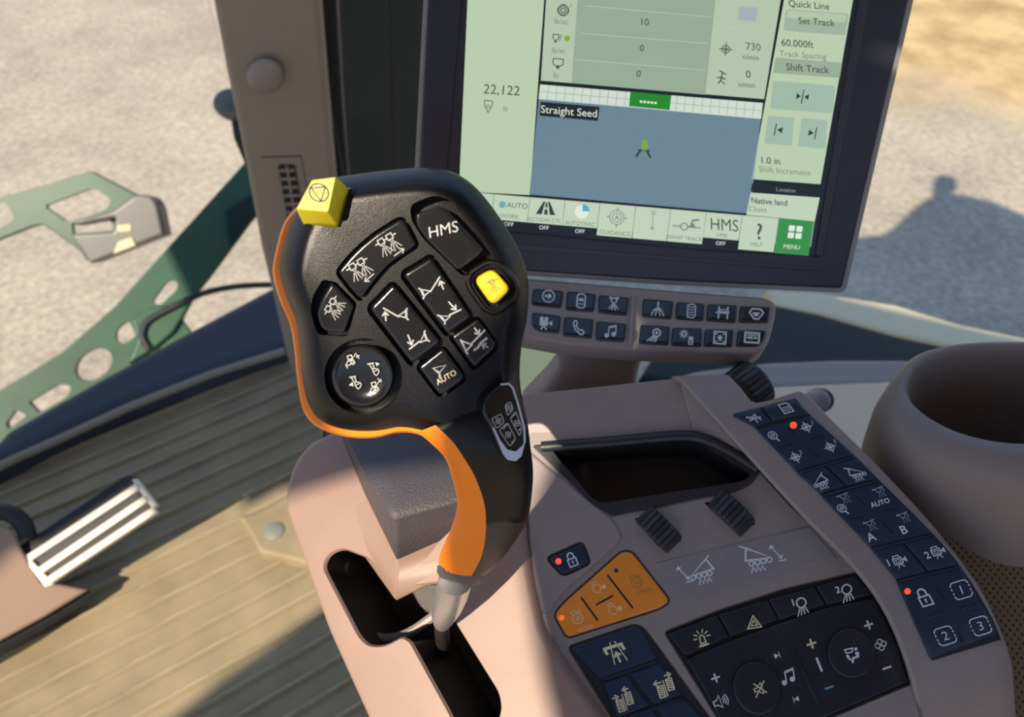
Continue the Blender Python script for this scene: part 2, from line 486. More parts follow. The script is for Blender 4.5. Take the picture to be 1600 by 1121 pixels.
I['lock'] = [('c', rect(-.55, -.05, .55, .95), .16), ('l', [(-.38, -.05), (-.38, -.45)] + arc(0, -.45, .38, 180, 360, 8) + [(.38, -.05)], .18), ('d', 0, .35, .13), ('l', [(0, .35), (0, .65)], .13)]
I['camera'] = [('c', rect(-.75, -.35, .35, .45), .15), ('f', [(.4, .05), (.95, -.35), (.95, .45)]), ('c', rect(-.45, -.12, .1, .22), .1), ('c', rect(-.6, -.7, .15, -.35), .12),
               ('l', [(-.15, .45), (-.5, .95)], .12), ('l', [(-.1, .45), (.3, .95)], .12)]
I['camfill'] = [('f', rect(-.75, -.3, .35, .45)), ('f', [(.4, .08), (.95, -.3), (.95, .45)]), ('d', -.5, -.5, .27), ('d', .12, -.5, .27), ('l', [(-.2, .45), (-.5, .95)], .2), ('l', [(-.2, .45), (.2, .95)], .2)]
I['beacon'] = [('c', [(-.3, .55), (-.25, -.15), (-.1, -.35), (.1, -.35), (.25, -.15), (.3, .55)], .14), ('l', [(-.5, .8), (.5, .8)], .2)] + [('l', [(math.cos(t)*.55, -.1+math.sin(t)*.55), (math.cos(t)*.95, -.1+math.sin(t)*.9)], .13) for t in [math.radians(a) for a in (180, 215, 250, 290, 325, 360)]]
I['hazard'] = [('c', [(0, -.9), (.95, .75), (-.95, .75)], .17), ('c', [(0, -.3), (.42, .42), (-.42, .42)], .14)]
I['lamp'] = [('c', arc(.05, -.35, .55, 150, 390, 12) + [(.2, .18), (-.3, .18)], .16)] + [('l', [(lerp(-.38, .3, t), .3), (lerp(-.85, .45, t), 1.0)], .13) for t in (0, .33, .66, 1)]
I['speaker'] = [('c', [(-.95, -.25), (-.6, -.25), (-.15, -.7), (-.15, .7), (-.6, .25), (-.95, .25)], .13)] + [('l', arc(-.2, 0, r, -42, 42, 8), .11) for r in (.4, .65, .9)]
I['mute'] = [('c', [(-.65, -.2), (-.3, -.2), (.3, -.7), (.3, .7), (-.3, .2), (-.65, .2)], .13), ('l', [(-.75, .85), (.8, -.75)], .14), ('l', [(-.5, -.8), (.7, .7)], .14)]
I['note'] = [('d', -.5, .6, .3), ('d', .45, .35, .3), ('l', [(-.25, .6), (-.25, -.6), (.7, -.85), (.7, .35)], .14), ('l', [(-.25, -.5), (.7, -.75)], .22)]
I['skipf'] = [('f', [(-.6, -.6), (.5, 0), (-.6, .6)]), ('l', [(.6, -.65), (.6, .65)], .16)]
I['skipb'] = [('f', [(.6, -.6), (-.5, 0), (.6, .6)]), ('l', [(-.6, -.65), (-.6, .65)], .16)]
I['plus'] = [('l', [(-.9, 0), (.9, 0)], .42), ('l', [(0, -.9), (0, .9)], .42)]
I['minus'] = [('l', [(-.9, 0), (.9, 0)], .45)]
I['fan'] = [('e', .45*math.cos(t), .45*math.sin(t), .36, .36, .15) for t in (math.radians(a) for a in (0, 90, 180, 270))]
I['person'] = [('c', [(-.9, -.75), (.1, -.75), (-.05, -.3), (-.75, -.3)], .15), ('d', .45, -.55, .2), ('f', [(.25, -.2), (.7, -.2), (.7, .45), (.35, .45)]), ('l', [(.5, .4), (-.1, .45), (-.25, .95)], .25), ('l', [(-.7, 0), (-.6, .35)], .3), ('d', -.45, .55, .13)]
I['magn'] = [('o', 0, -.15, .62, .14), ('l', [(.25, .45), (.45, .95)], .18), ('o', 0, -.15, .28, .1), ('l', [(-.2, -.15), (.2, -.15)], .1)]
I['target'] = [('o', 0, 0, .5, .12), ('l', [(-.85, 0), (.85, 0)], .11), ('l', [(0, -.85), (0, .85)], .11), ('o', 0, 0, .22, .1)]
I['doc'] = [('c', [(-.7, -.8), (.45, -.8), (.75, -.45), (.75, .8), (-.7, .8)], .16), ('c', rect(-.35, -.2, .4, .45), .1), ('l', [(-.2, .15), (.25, .1)], .1)]
I['seeder'] = [('c', [(-.9, .15), (.75, .05), (.35, -.75)], .12)] + [('o', x, .3, .16, .09) for x in (-.8, -.4, 0, .4)] + [('l', [(.35, -.75), (.6, -.95)], .1), ('l', [(-.5, .9), (-.35, .55), (-.2, .9), (-.05, .55), (.1, .9), (.25, .55), (.4, .9)], .09)]
I['seederm'] = [('c', [(.9, .15), (-.75, .05), (-.55, -.75)], .12)] + [('o', x, .3, .16, .09) for x in (-.4, 0, .4, .8)] + [('l', [(-.55, -.75), (-.95, -.95)], .1), ('l', [(-.5, .9), (-.35, .55), (-.2, .9), (-.05, .55), (.1, .9), (.25, .55), (.4, .9)], .09)]
I['updown'] = [('l', [(-.35, -.6), (.35, .6)], .12), ('f', [(-.75, -.5), (-.45, -1.0), (-.05, -.65)]), ('f', [(.05, .5), (.65, .35), (.45, .9)]), ('l', [(.1, 1.0), (.9, 1.0)], .14)]
I['impl'] = [('l', [(-.9, -.5), (.8, -.7)], .1), ('f', [(-.95, -.55), (-.6, -.75), (-.6, -.4)]), ('l', [(-.5, -.5), (-.3, 0), (.1, 0), (.3, -.6)], .1), ('l', [(-.45, .8), (-.25, .1), (0, .8), (.2, .1), (.5, .75)], .09), ('l', [(.5, -.6), (.6, .1)], .1)]
I['engine'] = [('o', 0, .15, .62, .12), ('l', [(-.45, -.35), (-.6, -.75), (-.2, -.9), (.15, -.6), (.55, -.75), (.45, -.3)], .11), ('o', 0, .15, .2, .1)]
I['engp'] = [('o', -.2, .1, .5, .11), ('l', [(-.5, -.35), (-.6, -.7), (-.25, -.8), (0, -.55)], .1), ('f', [(.35, .1), (.7, -.2), (.95, .2), (.6, .5)])]
I['road'] = [('f', rect(-.95, -.55, .75, -.3)), ('f', [(-.95, -.3), (-.7, -.3), (-.6, .1), (-.85, .1)]), ('f', [(.5, -.3), (.75, -.3), (.85, .1), (.6, .1)]), ('l', [(-.25, -.8), (-.4, 1.0)], .09), ('l', [(.15, -.8), (.7, 1.0)], .09)] + arrow(.1, .95, 0, .1, .16, .32)
I['section'] = [('c', rect(-.75, -.1, -.25, .9), .12), ('c', rect(.15, -.5, .65, .5), .12), ('l', [(-.1, -.5), (-.05, .9)], .1)] + [('l', [(-.7, y), (-.3, y+.14)], .12) for y in (0, .2, .4, .6)] + [('l', [(.2, y), (.6, y+.14)], .12) for y in (-.4, -.2, 0, .2)]
I['sectin'] = I['section'] + arrow(-1.0, -.4, -.45, -.4, .13, .28) + arrow(.55, -.85, .05, -.85, .13, .28)
I['sectout'] = I['section'] + arrow(-.3, -.4, -.95, -.4, .13, .28) + arrow(.15, -.85, .7, -.85, .13, .28)
I['arrowo'] = [('o', 0, 0, .8, .16), ('f', [(-.5, -.15), (0, -.15), (0, -.45), (.5, 0), (0, .45), (0, .15), (-.5, .15)])]
I['car'] = [('c', [(-.35, -.9), (.35, -.9), (.55, -.6), (.55, .75), (.35, .95), (-.35, .95), (-.55, .75), (-.55, -.6)], .17), ('f', rect(-.35, -.3, .35, .05)), ('l', [(-.5, .45), (.5, .45)], .13)]
I['spread'] = [('d', -.45, -.7, .2), ('d', .45, -.7, .2), ('o', 0, -.35, .35, .18)] + [('l', [(0, 0), (math.sin(t)*.95, math.cos(t)*.95)], .16) for t in (-.7, -.25, .25, .7)]
I['fork'] = [('l', [(0, -.95), (0, -.2)], .2)] + [('l', [(0, -.2), (x*.6, .15), (x, .9)], .15) for x in (-.85, -.3, .35, .85)] + [('l', [(-.5, .2), (.5, .2)], .12)]
I['pad'] = [('c', [(-.5, -.8), (.2, -.95), (.55, -.7), (.55, .7), (.3, .95), (-.5, .85)], .15)] + [('l', [(-.35, y), (.35, y)], .1) for y in (-.5, -.15, .2, .55)]
I['frame'] = [('f', rect(-.8, -.15, .8, .2)), ('l', [(-.6, -.7), (-.6, .85)], .2), ('l', [(.6, -.7), (.6, .85)], .2), ('l', [(-1, .15), (-.7, .0)], .15), ('l', [(-.6, -.3), (.6, -.4)], .12)]
I['gem'] = [('c', [(-.95, -.1), (-.6, -.6), (.5, -.6), (.95, -.15), (.3, .75), (-.3, .75)], .2), ('f', [(-.6, -.1), (.5, -.15), (.1, .4), (-.2, .4)])]
I['work'] = [('o', .25, -.35, .5, .2), ('d', .25, -.35, .22)] + [('l', [(lerp(-.2, .4, t), .15), (lerp(-1, .15, t), .85)], .16) for t in (0, .35, .7, 1)]
I['gears'] = [('o', -.5, -.4, .28, .22)] + [('l', [(-.5+math.cos(t)*.3, -.4+math.sin(t)*.3), (-.5+math.cos(t)*.55, -.4+math.sin(t)*.55)], .16) for t in [k*PI/4 for k in range(8)]] + [('f', rect(.2, -.1, .8, .25)), ('c', rect(.25, .35, .75, .95), .14), ('l', [(.2, .65), (.8, .65)], .12)]
I['homebox'] = [('c', rect(-.8, -.8, .8, .8), .2), ('f', [(-.45, .05), (0, -.4), (.45, .05), (.2, .05), (.2, .4), (-.2, .4), (-.2, .05)]), ('d', -.5, -.5, .12), ('d', .5, .5, .12), ('d', -.5, .5, .12), ('d', .5, -.5, .12)]
I['card'] = [('c', rect(-.95, -.65, .95, .65), .24), ('l', [(-.6, 0), (-.2, 0)], .28), ('l', [(0, -.25), (.0, .25)], .15), ('l', [(.3, 0), (.6, 0)], .28), ('l', [(-.7, -.35), (.7, -.35)], .12)]
I['phone'] = [('c', [(-.55, -.85), (-.25, -.9), (-.1, -.45), (-.3, -.25), (.25, .4), (.5, .25), (.9, .6), (.7, .9), (.35, .9), (-.3, .35), (-.65, -.4)], .16)]
I['hitch'] = [('c', rect(-.35, -.75, .15, -.3), .12), ('c', [(-.8, .3), (-.5, -.1), (.2, -.2), (.3, .1), (-.4, .35)], .12), ('o', .1, .15, .25, .1), ('l', [(-.7, .35), (-.7, .65)], .14), ('l', [(.1, -.25), (.75, -.85)], .1)]
I['hitchup'] = I['hitch'] + arrow(.95, -.1, .8, -.6, .1, .25)
I['hitchdn'] = I['hitch'] + arrow(.5, -1.1, .85, -.6, .1, .25)
I['shank'] = [('l', [(-.75, -.8), (.0, -.8)], .16), ('c', [(-.55, -.75), (-.1, -.75), (.0, -.1), (-.3, -.1)], .12), ('c', spl([(-.2, -.05), (.45, .1), (.5, .5), (.1, .85), (-.15, .5)], 4), .12), ('l', [(-.1, .3), (.35, .2)], .1)]
I['shankr'] = I['shank'] + [('f', [(.25, -.85), (.8, -.6), (.35, -.3)])]
I['shankl'] = [(q[0], [(x*1, y) for x, y in q[1]], q[2]) if q[0] in 'lc' else q for q in I['shank']] + [('f', [(-1.05, .15), (-.5, -.15), (-.45, .45)])]
I['ytri'] = [('c', [(-.85, -.45), (.75, -.6), (-.1, .15)], .13), ('l', [(-.15, .1), (-.15, .85)], .22), ('l', [(-.75, -.4), (-.2, .3)], .16)]
I['height'] = [('c', [(-.8, -.1), (-.15, .25), (-.65, .65)], .11), ('l', [(-.9, -.2), (-.55, .85)], .12), ('l', [(-.2, .2), (.9, -.65)], .11), ('l', [(-.05, .65), (.25, .5), (.5, .2), (.95, -.05)], .16)] + arrow(.2, -.9, .45, -.4, .11, .25) + arrow(.95, .6, .55, .35, .11, .25)
I['stop'] = [('o', 0, 0, .85, .15), ('c', [(-.52, -.55), (.75, -.4), (-.1, .8)], .14)]
# ======== the control lever =================================================
J = P3((480, 320, .292), (780, 360, .296), (640, 650, .306))
lev = thing('control_lever', 'big black and orange joystick lever with white-printed rocker buttons and a yellow stop button', 'joystick', at(705, 985, .455))
NK = P3((762, 640, .2970), (805, 604, .2995), (806, 716, .3015))
HC = (640, 478)
outl = spl([(452, 352), (440, 395), (437, 425), (447, 462), (462, 500), (468, 545), (472, 590), (482, 632), (502, 658), (540, 672), (585, 674), (622, 668), (655, 672), (690, 686), (722, 714),
            (775, 728), (826, 722), (824, 680), (818, 635), (812, 590), (815, 540), (823, 500), (826, 450), (818, 408), (797, 366), (768, 322), (738, 288), (704, 268), (660, 262), (605, 266), (550, 273), (505, 282), (473, 312)], 5)
hb = MB()
def headring(k, h): return [J.hit(HC[0] + (x-HC[0])*k, HC[1] + (y-HC[1])*k, h) for x, y in outl]
def headtop(k): return 0 if k < .80 else -.0125 * ((k-.80)/.20)**2.3
rings = []
back = [J.hit(HC[0]+(x-HC[0])*.9, HC[1]+(y-HC[1])*.9, -.030) for x, y in outl]
rings = [back, headring(.985, -.021)]
for k in (1.0, .997, .985, .965, .94, .91, .88, .85, .82, .79, .6, .35): rings.append(headring(k, headtop(k) - (.003 if k == 1.0 else 0)))
hb.loft(rings)
def well(poly, g=5, depth=.0055):
    c = MB(); c.prism(J, inset(ccw(poly), -g) if g else poly, -depth, .03, href=0); return c
hms = rp([(649, 334), (690, 320, 10), (709, 339, 12), (757, 392, 9), (716, 424, 8), (666, 374), (650, 352, 8)], 5)
hmsw = rp([(640, 320, 16), (680, 304, 20), (706, 314, 20), (771, 402, 10), (724, 433, 8), (660, 372), (643, 345)], 6)
wide = rp([(528, 425, 6), (554, 394, 15), (588, 365, 15), (628, 341, 9), (638, 357, 6), (651, 383, 5), (606, 414, 12), (584, 440, 12), (563, 468, 6), (545, 448)], 5)
sing = rp([(517, 442, 3), (525, 447), (554, 478, 6), (538, 522, 6), (503, 518, 12), (494, 490, 12), (503, 465)], 6)
singw = rp([(504, 437, 4), (524, 440), (558, 474, 6), (543, 526, 6), (496, 524, 10), (484, 488, 14), (489, 462)], 6)
r1 = rp([(629, 429, 8), (673, 402, 5), (736, 496, 7), (699, 522, 5)], 6)
r2 = rp([(577, 482, 8), (613, 445, 7), (618, 449, 3), (688, 535, 6), (643, 568, 5)], 6)
s1 = rp([(705, 526, 5), (746, 498, 6), (776, 541, 8), (741, 575, 5)], 5)
s2 = rp([(654, 574, 5), (692, 544, 6), (727, 591, 9), (688, 619, 8)], 5)
yel = rp([(740, 437, 12), (770, 420, 12), (799, 452, 12), (770, 480, 14)], 12)
knb = ell(566.5, 587.5, 49.5, 50)
stopw = rp([(478, 350), (532, 357), (550, 293), (508, 288)], 4)
cuts = [well(hmsw, 0, .007), well(wide, 5), well(singw, 0, .007), well(r1, 6), well(r2, 6), well(s1, 5), well(s2, 5), well(inset(ccw(yel), -6), 0, .004), well(ell(567.5, 589, 61, 60), 0, .008), well(stopw, 0, .004)]
head = hb.build('grip_shell', M['black'], lev, cuts=cuts, sharp=50)
head['label'] = 'black front shell of the lever'
# raised collar round the yellow key
cb = MB()
o1 = inset(ccw(yel), -8); o2 = inset(ccw(yel), -19)
cb.loft([[J.hit(x, y, -.001) for x, y in o2], [J.hit(x, y, .0022) for x, y in inset(o2, 4)], [J.hit(x, y, .0022) for x, y in inset(o1, -3)], [J.hit(x, y, -.0035) for x, y in o1]], False, False)
cb.build('button_collar', M['black'], lev)
# orange back shell
outo = spl([(443, 350), (430, 395), (426, 428), (437, 470), (453, 508), (460, 550), (464, 592), (473, 640), (496, 668), (540, 683), (585, 685), (622, 677), (655, 680), (690, 700), (722, 730),
            (770, 732), (815, 722), (812, 680), (806, 635), (802, 590), (804, 540), (812, 500), (815, 450), (806, 408), (786, 370), (758, 330), (728, 300), (695, 285), (655, 280), (600, 282), (545, 288), (500, 296), (465, 322)], 5)
ob = MB()
def orng(k, h): return [J.hit(HC[0] + (x-HC[0])*k, HC[1] + (y-HC[1])*k, h) for x, y in outo]
ob.loft([orng(.93, -.0155), orng(.985, -.0165), orng(1.0, -.020), orng(.985, -.026), orng(.94, -.034), orng(.85, -.042), orng(.7, -.048), orng(.4, -.052)])
ob.build('back_shell', M['orange'], lev)['label'] = 'orange rear shell'
# curved grip : stations (orange edge, seam, black edge, distance)
ST = [((652, 676), (688, 676), (812, 612), .3135), ((676, 696), (712, 700), (824, 660), .317), ((696, 718), (728, 722), (829, 700), .321), ((706, 748), (746, 758), (833, 738), .329), ((714, 786), (759, 802), (830, 782), .340),
      ((706, 822), (762, 830), (822, 818), .350), ((694, 850), (758, 858), (800, 853), .358), ((686, 872), (750, 880), (779, 880), .366), ((686, 893), (736, 903), (752, 905), .372)]
def grip_rings(st):
    """cross-section rings split at the seam : orange half, black half"""
    A, B = [], []
    for n_, (l, s, r, d) in enumerate(st):
        bf = lerp(.30, .92, min(1, n_/14)**.8)
        L, R, S = at(*l, d), at(*r, d), at(*s, d)
        c = (L+R)/2; ax = (R-L)/2; a = ax.length; u = ax/a
        v = (CAM-c); v = (v - u*v.dot(u)).normalized(); b = a*bf
        q = max(-.97, min(.97, (S-c).dot(u)/a)); th = math.acos(q)
        n = 14
        A.append([c + u*a*math.cos(t)*.995 + v*b*math.sin(t)*.99 for t in [lerp(th, 2*PI-th, k/n) for k in range(n+1)]])
        B.append([c + u*a*math.cos(t) + v*b*math.sin(t) for t in [lerp(-th, th, k/n) for k in range(n+1)]])
    return A, B
# refine the stations
def refine(st, n=4):
    P = [list(x[0]) + list(x[1]) + list(x[2]) + [x[3]] for x in st]
    out = []
    for i in range(len(P)-1):
        for k in range(n):
            t = k/n; p0, p1, p2, p3 = P[max(0, i-1)], P[i], P[i+1], P[min(len(P)-1, i+2)]
            w = [.5*((2*b)+(c-a)*t+(2*a-5*b+4*c-d)*t*t+(3*b-a-3*c+d)*t**3) for a, b, c, d in zip(p0, p1, p2, p3)]
            out.append((w[0:2], w[2:4], w[4:6], w[6]))
    w = P[-1]; out.append((w[0:2], w[2:4], w[4:6], w[6])); return out
rf = refine(ST)
A, B = grip_rings(rf)
def half(rs, name, m, lbl):
    mb = MB(); mb.loft(rs, True, True); o = mb.build(name, m, lev, sharp=60); o['label'] = lbl; return o
half(A, 'finger_grip', M['orange'], 'orange finger side of the grip')
half(B[:21], 'palm_grip', M['black'], 'black palm side of the grip')
half(B[20:], 'grip_foot', M['foot'], 'dark glossy lower end of the grip')
# bottom ring and stem
cb = MB()
e = []
for (l, r, d, k) in (((684, 884), (758, 898), .3705, 1.02), ((683, 894), (753, 908), .3735, 1.02), ((687, 903), (746, 915), .3765, .98), ((697, 908), (735, 917), .379, .8)):
    L, R = at(*l, d), at(*r, d); c = (L+R)/2; ax = (R-L)/2*k; v = CAM-c; u = ax.normalized(); v = (v-u*v.dot(u)).normalized()*ax.length*.9
    e.append([c + ax*math.cos(2*PI*k/24) + v*math.sin(2*PI*k/24) for k in range(24)])
cb.loft(e); cb.build('grip_collar', M['collar'], lev)['label'] = 'dark grey collar under the grip'
sb = MB()
pts = [at(712, 905, .379), at(706, 928, .398), at(699, 948, .418), at(693, 964, .436), at(691, 974, .448)]
sb.tube(pts, [.0085, .0086, .0082, .0068, .0050], 16)
rb = MB(); rb.tube([at(693, 964, .438), at(690, 985, .46), at(694, 1030, .52)], .0045, 12); rb.build('rod_shaded_end', M['foot'], lev)  # lower rod coloured dark for the shade inside the slot
sb.build('lever_rod', M['silver'], lev)['label'] = 'silver lever rod'
# ---- buttons
def jkey(name, poly, h, b, m=None, h0=-.007, lbl=None):
    mb = MB(); mb.prism(J, poly, h0, h, b); o = mb.build(name, m or M['key'], lev)
    if lbl: o['label'] = lbl
    return o
def sym(par, S, h, items, m='ink', name='symbol'):
    if S is J or S is NK: m = {'ink': 'ink_lit'}.get(m, m)
    for it in items:
        mb = MB()
        if it[0] == 'T': text(mb, S, h, *it[1:][0:4], **(it[5] if len(it) > 5 else {}))
        else: icon(mb, S, h, I[it[0]], *it[1:5], **(it[5] if len(it) > 5 else {}))
        mb.build('lettering' if it[0] == 'T' else name, M[m], par, smooth=False)
E = .00012
k = jkey('rocker_button', hms, .0035, 4, lbl='long rocker marked HMS'); sym(k, J, .0035+E, [('T', 'HMS', 693, 358.5, 17, dict(ang=-13, lean=.12))], name='lettering')
k = jkey('spray_rocker', wide, .0022, 4, lbl='wide curved rocker with two sprayer symbols')
sym(k, J, .0022+E, [('spray', 608, 382, 19, -31), ('spray', 563, 421, 19, -31)])
for a in (arrow(616, 400, 631, 389, 2, 5.5), arrow(584, 428, 570, 440, 2, 5.5)):
    mb = MB()
    for q in a: mb.stroke(J, .0022+E, q[1], 1.5)
    mb.build('arrow_symbol', M['ink_lit'], k, smooth=False)
k = jkey('spray_button', sing, .0015, 5, lbl='teardrop button with one sprayer symbol'); sym(k, J, .0015+E, [('spray', 524, 481, 17, -58)])
for (pl, c1, c2, fl, lb) in ((r1, (672, 447), (699, 484), False, 'right boom rocker'), (r2, (619, 487), (649, 527), True, 'left boom rocker')):
    k = jkey('boom_rocker', pl, .003, 5, lbl=lb)
    mb = MB(); icon(mb, J, .003+E, boomfold(True, fl), c1[0], c1[1], 18, -14 if fl else -14); mb.build('symbol', M['ink_lit'], k, smooth=False)
    mb = MB(); icon(mb, J, .003+E, boomfold(False, fl), c2[0], c2[1], 18, -32); mb.build('symbol', M['ink_lit'], k, smooth=False)
k = jkey('height_button', s1, .0025, 4, lbl='square button with boom height symbol'); sym(k, J, .0025+E, [('height', 740, 533, 22, -8)])
k = jkey('auto_button', s2, .0025, 4, lbl='square button marked AUTO'); sym(k, J, .0025+E, [('ytri', 688, 580, 13, -8)]); sym(k, J, .0025+E, [('T', 'AUTO', 697, 590, 8.5, dict(ang=-30, lean=.05, bold=.01))], m='inky', name='lettering')
k = jkey('spray_key', yel, .004, 7, M['amber'], lbl='yellow square button with nozzle symbol'); sym(k, J, .004+E, [('spray1', 771, 447, 14, -22)], 'inkk')
# round four way knob
mb = MB()
mb.loft([[J.hit(566.5+(x-566.5)*q, 587.5+(y-587.5)*q, h) for x, y in knb] for q, h in ((.97, -.009), (1.0, -.002), (.985, -.0005), (.94, .0008), (.86, .0012), (.8, .0006), (.5, 0), (.2, -.0001))])
k = mb.build('round_switch', M['key'], lev); k['label'] = 'round four-way switch'
sym(k, J, .0012+E, [('hitchup', 549.5, 565, 13, -14), ('shankr', 585, 577, 12, -10), ('shankl', 557, 598, 12, -10), ('hitchdn', 587, 607, 13, -14)])
# yellow stop button
tb = MB()
top = [(462, 328), (514, 333), (526, 276), (487, 281)]; bot = [(475, 355), (533, 359), (549, 298), (499, 294)]
def sq(p, h, d=0): return [J.hit(x, y, h) for x, y in rp(inset(p, d), 3, 3)]
tb.loft([sq(bot, -.006), sq([tuple(lerp(a, b, .9) for a, b in zip(p, q)) for p, q in zip(bot, top)], .0095), sq(top, .0112, .6), sq(top, .0120, 2)])
k = tb.build('stop_button', M['yellow'], lev); k['label'] = 'yellow stop button on the top corner'
mb = MB(); icon(mb, J, .0122, I['stop'], 498, 301, 17, -12, -.15, 1.0); mb.build('symbol', M['inkk'], k, smooth=False)
# side keypad on the neck
bl = rp([(783, 600, 8), (797, 597, 8), (803, 607), (811, 630), (821, 668, 10), (822, 692, 10), (815, 715, 8), (806, 723, 10), (792, 720, 8), (785, 710), (766, 665, 8), (753, 645, 14), (760, 620, 12)], 5)
mb = MB(); mb.prism(NK, bl, -.014, .0012, 4); k = mb.build('side_keypad', M['gloss'], lev); k['label'] = 'gloss black side keypad with silver rim'
mb = MB(); mb.stroke(NK, .0014, [(783, 601), (795, 600), (801, 606), (809, 630), (819, 668), (820, 692)], 3.2)
mb.poly(NK, .0014, [(821, 690), (815, 713), (806, 721), (793, 719), (786, 710), (769, 668), (772, 668), (781, 687), (793, 703), (806, 706), (816, 697)])
mb.build('silver_rim', M['chrome'], k, smooth=False)
for pl in ([(789, 633), (798, 628), (802, 640), (793, 650)], [(768, 655), (783, 647), (788, 660), (776, 670)], [(797, 654), (806, 643), (815, 668), (812, 682)], [(780, 673), (793, 661), (806, 686), (797, 698)]):
    mb = MB(); mb.stroke(NK, .0014, rp(pl, 3, 2), 1.4, True)
    cx = sum(p[0] for p in pl)/4; cy = sum(p[1] for p in pl)/4
    mb.stroke(NK, .0014, rp(rect(cx-3.5, cy-4, cx+3.5, cy+4), 2, 2), 1.4, True)
    mb.poly(NK, .0014, ell(cx, cy, 1.8, 2, 8)); mb.build('keypad_symbol', M['ink_lit'], k, smooth=False)
for a in (arc(795, 672, 8, 190, 250, 5), arc(797, 684, 8, 10, 70, 5), arc(806, 655, 7, 200, 260, 5), arc(808, 666, 7, 10, 70, 5)): mb = MB(); mb.stroke(NK, .0014, a, 2); mb.build('keypad_arc', M['ink_lit'], k, smooth=False)
# ======== armrest console ==================================================
K = P3((900, 850, .462), (1300, 850, .440), (1150, 1100, .422))
SH = P3((460, 800, .515), (560, 1080, .465), (840, 1000, .442))
DB = table([(540, .468), (600, .458), (700, .446), (800, .435), (900, .425), (1000, .415), (1060, .4105), (1120, .408), (1180, .411), (1260, .428)])
B_ = Sf(lambda x, y: DB(y + .33*(x-1300)))
con = thing('armrest_console', 'taupe armrest control console with dark keypads, thumbwheels, storage tray and padded armrest', 'console', at(1000, 1000, .60))
Z = Vector((0, 0, 1))
# ---- left shell with the lever gate
so = rp([(440, 796, 14), (441, 760, 20), (455, 718, 20), (480, 688, 16), (520, 668, 16), (700, 650, 10), (812, 690, 10), (822, 835, 12), (832, 905, 20), (850, 985, 20), (898, 1062, 20), (962, 1150, 10), (990, 1200, 5), (612, 1230, 5), (572, 1130, 10), (508, 988, 20)], 6)
sm = MB()
rings = []
for q, h in ((0, -.085), (0, -.020), (1, -.010), (3, -.005), (6, -.0018), (10, -.0004), (14, 0)):
    pp = inset(ccw(so), q)
    rings.append([SH.hit(x, y, 0) + SH.n*h for x, y in pp])
sm.loft(rings)
gate = rp([(505, 886, 12), (515, 866, 10), (536, 858, 10), (556, 866, 6), (577, 874, 10), (620, 920, 10), (733, 905, 14), (730, 930, 14), (706, 952, 5), (706, 967, 5), (779, 1085, 12), (782, 1110, 10), (770, 1150), (725, 1160), (702, 1113), (641, 1002, 7), (628, 995, 6), (600, 1010, 14), (575, 1009, 14), (561, 994, 8)], 6)
gc = MB(); gc.prism(SH, gate, -.2, .02, href=0)
# rounded lip of the gate : second shallow cut, slightly larger
gl = MB()
def gring(d, h): return [SH.hit(x, y, 0) + SH.n*h for x, y in inset(ccw(gate), -d)]
gl.loft([gring(.3, -.0022), gring(1.0, -.0010), gring(2.2, -.0003), gring(4.0, .001)])
gu = MB(); gu.loft([gring(8, -.2), gring(8, -.003)])
shell = sm.build('left_shell', M['shell'], con, cuts=[gc, gl, gu], sharp=35); shell['label'] = 'sunlit pinkish left shell with lever slot'
mb = MB()
def gin(d, h): return [SH.hit(x, y, 0) + SH.n*h for x, y in inset(ccw(gate), -d)]
mb.loft([gin(7.5, -.0035), gin(7.5, -.078)], False, True)
mb.build('gate_liner', M['foot'], con)['label'] = 'dark inside of the lever slot'
mb = MB(); pts = spl([(541, 862), (536, 890), (537, 925), (546, 955), (562, 982), (592, 997), (620, 996), (648, 984), (684, 958)], 4, False)
mb.tube([SH.hit(x, y, -.034) for x, y in pts], .0032, 8); mb.build('gate_ring', M['deck'], con)
# ---- armrest pad block
Zp2, Zp3 = PZ(.662), PZ(.694)
pb = [(617, 934, 5), (566, 862, 12), (545, 815, 12), (522, 745, 14), (503, 690, 8), (505, 640, 5), (800, 640, 5), (805, 840, 6)]
pl = [(620, 876, 4), (600, 835, 10), (578, 790, 10), (552, 735, 10), (528, 682, 8), (528, 640, 5), (790, 640, 5), (792, 800, 6)]
pt = [(612, 812, 14), (598, 790, 8), (580, 760, 8), (560, 720, 8), (541, 680, 8), (540, 640, 8), (780, 640, 6), (784, 766, 6)]
def pr(S, p, q=0, dz=0): return [S.hit(x, y) + Z*dz for x, y in inset(ccw(rp(p, 5, 5)), q)]
mb = MB(); mb.loft([pr(SH, pb, 2, -.006), pr(SH, pb, 0, -.003), [a*.5+b*.5 for a, b in zip(pr(SH, pb), pr(Zp2, pl, -1.5, -.002))], pr(Zp2, pl, -1.5, -.002), pr(Zp2, pl, 1)])
mb.build('armrest_base', M['shell'], con, sharp=50)['label'] = 'pinkish plastic base under the pad'
mb = MB()
def mid(t): return [a*(1-t) + b*t for a, b in zip(pr(Zp2, pl, .5), pr(Zp3, pt))]
mb.loft([pr(Zp2, pl, 4, -.002), pr(Zp2, pl, .5), mid(.55), mid(.82), mid(.94), mid(1.0), pr(Zp3, pt, 10, .0018), pr(Zp3, pt, 30, .0032)])
mb.build('armrest_pad', M['leather'], con, sharp=60)['label'] = 'grained dark grey pad'
mb = MB(); mb.loft([[Vector((.10+.06*a, .26+.05*b, z)) for a, b in ((-1, -1), (1, -1), (1, 1), (-1, 1))] for z in (-.01, .60)]); mb.build('console_pedestal', M['foot'], con)
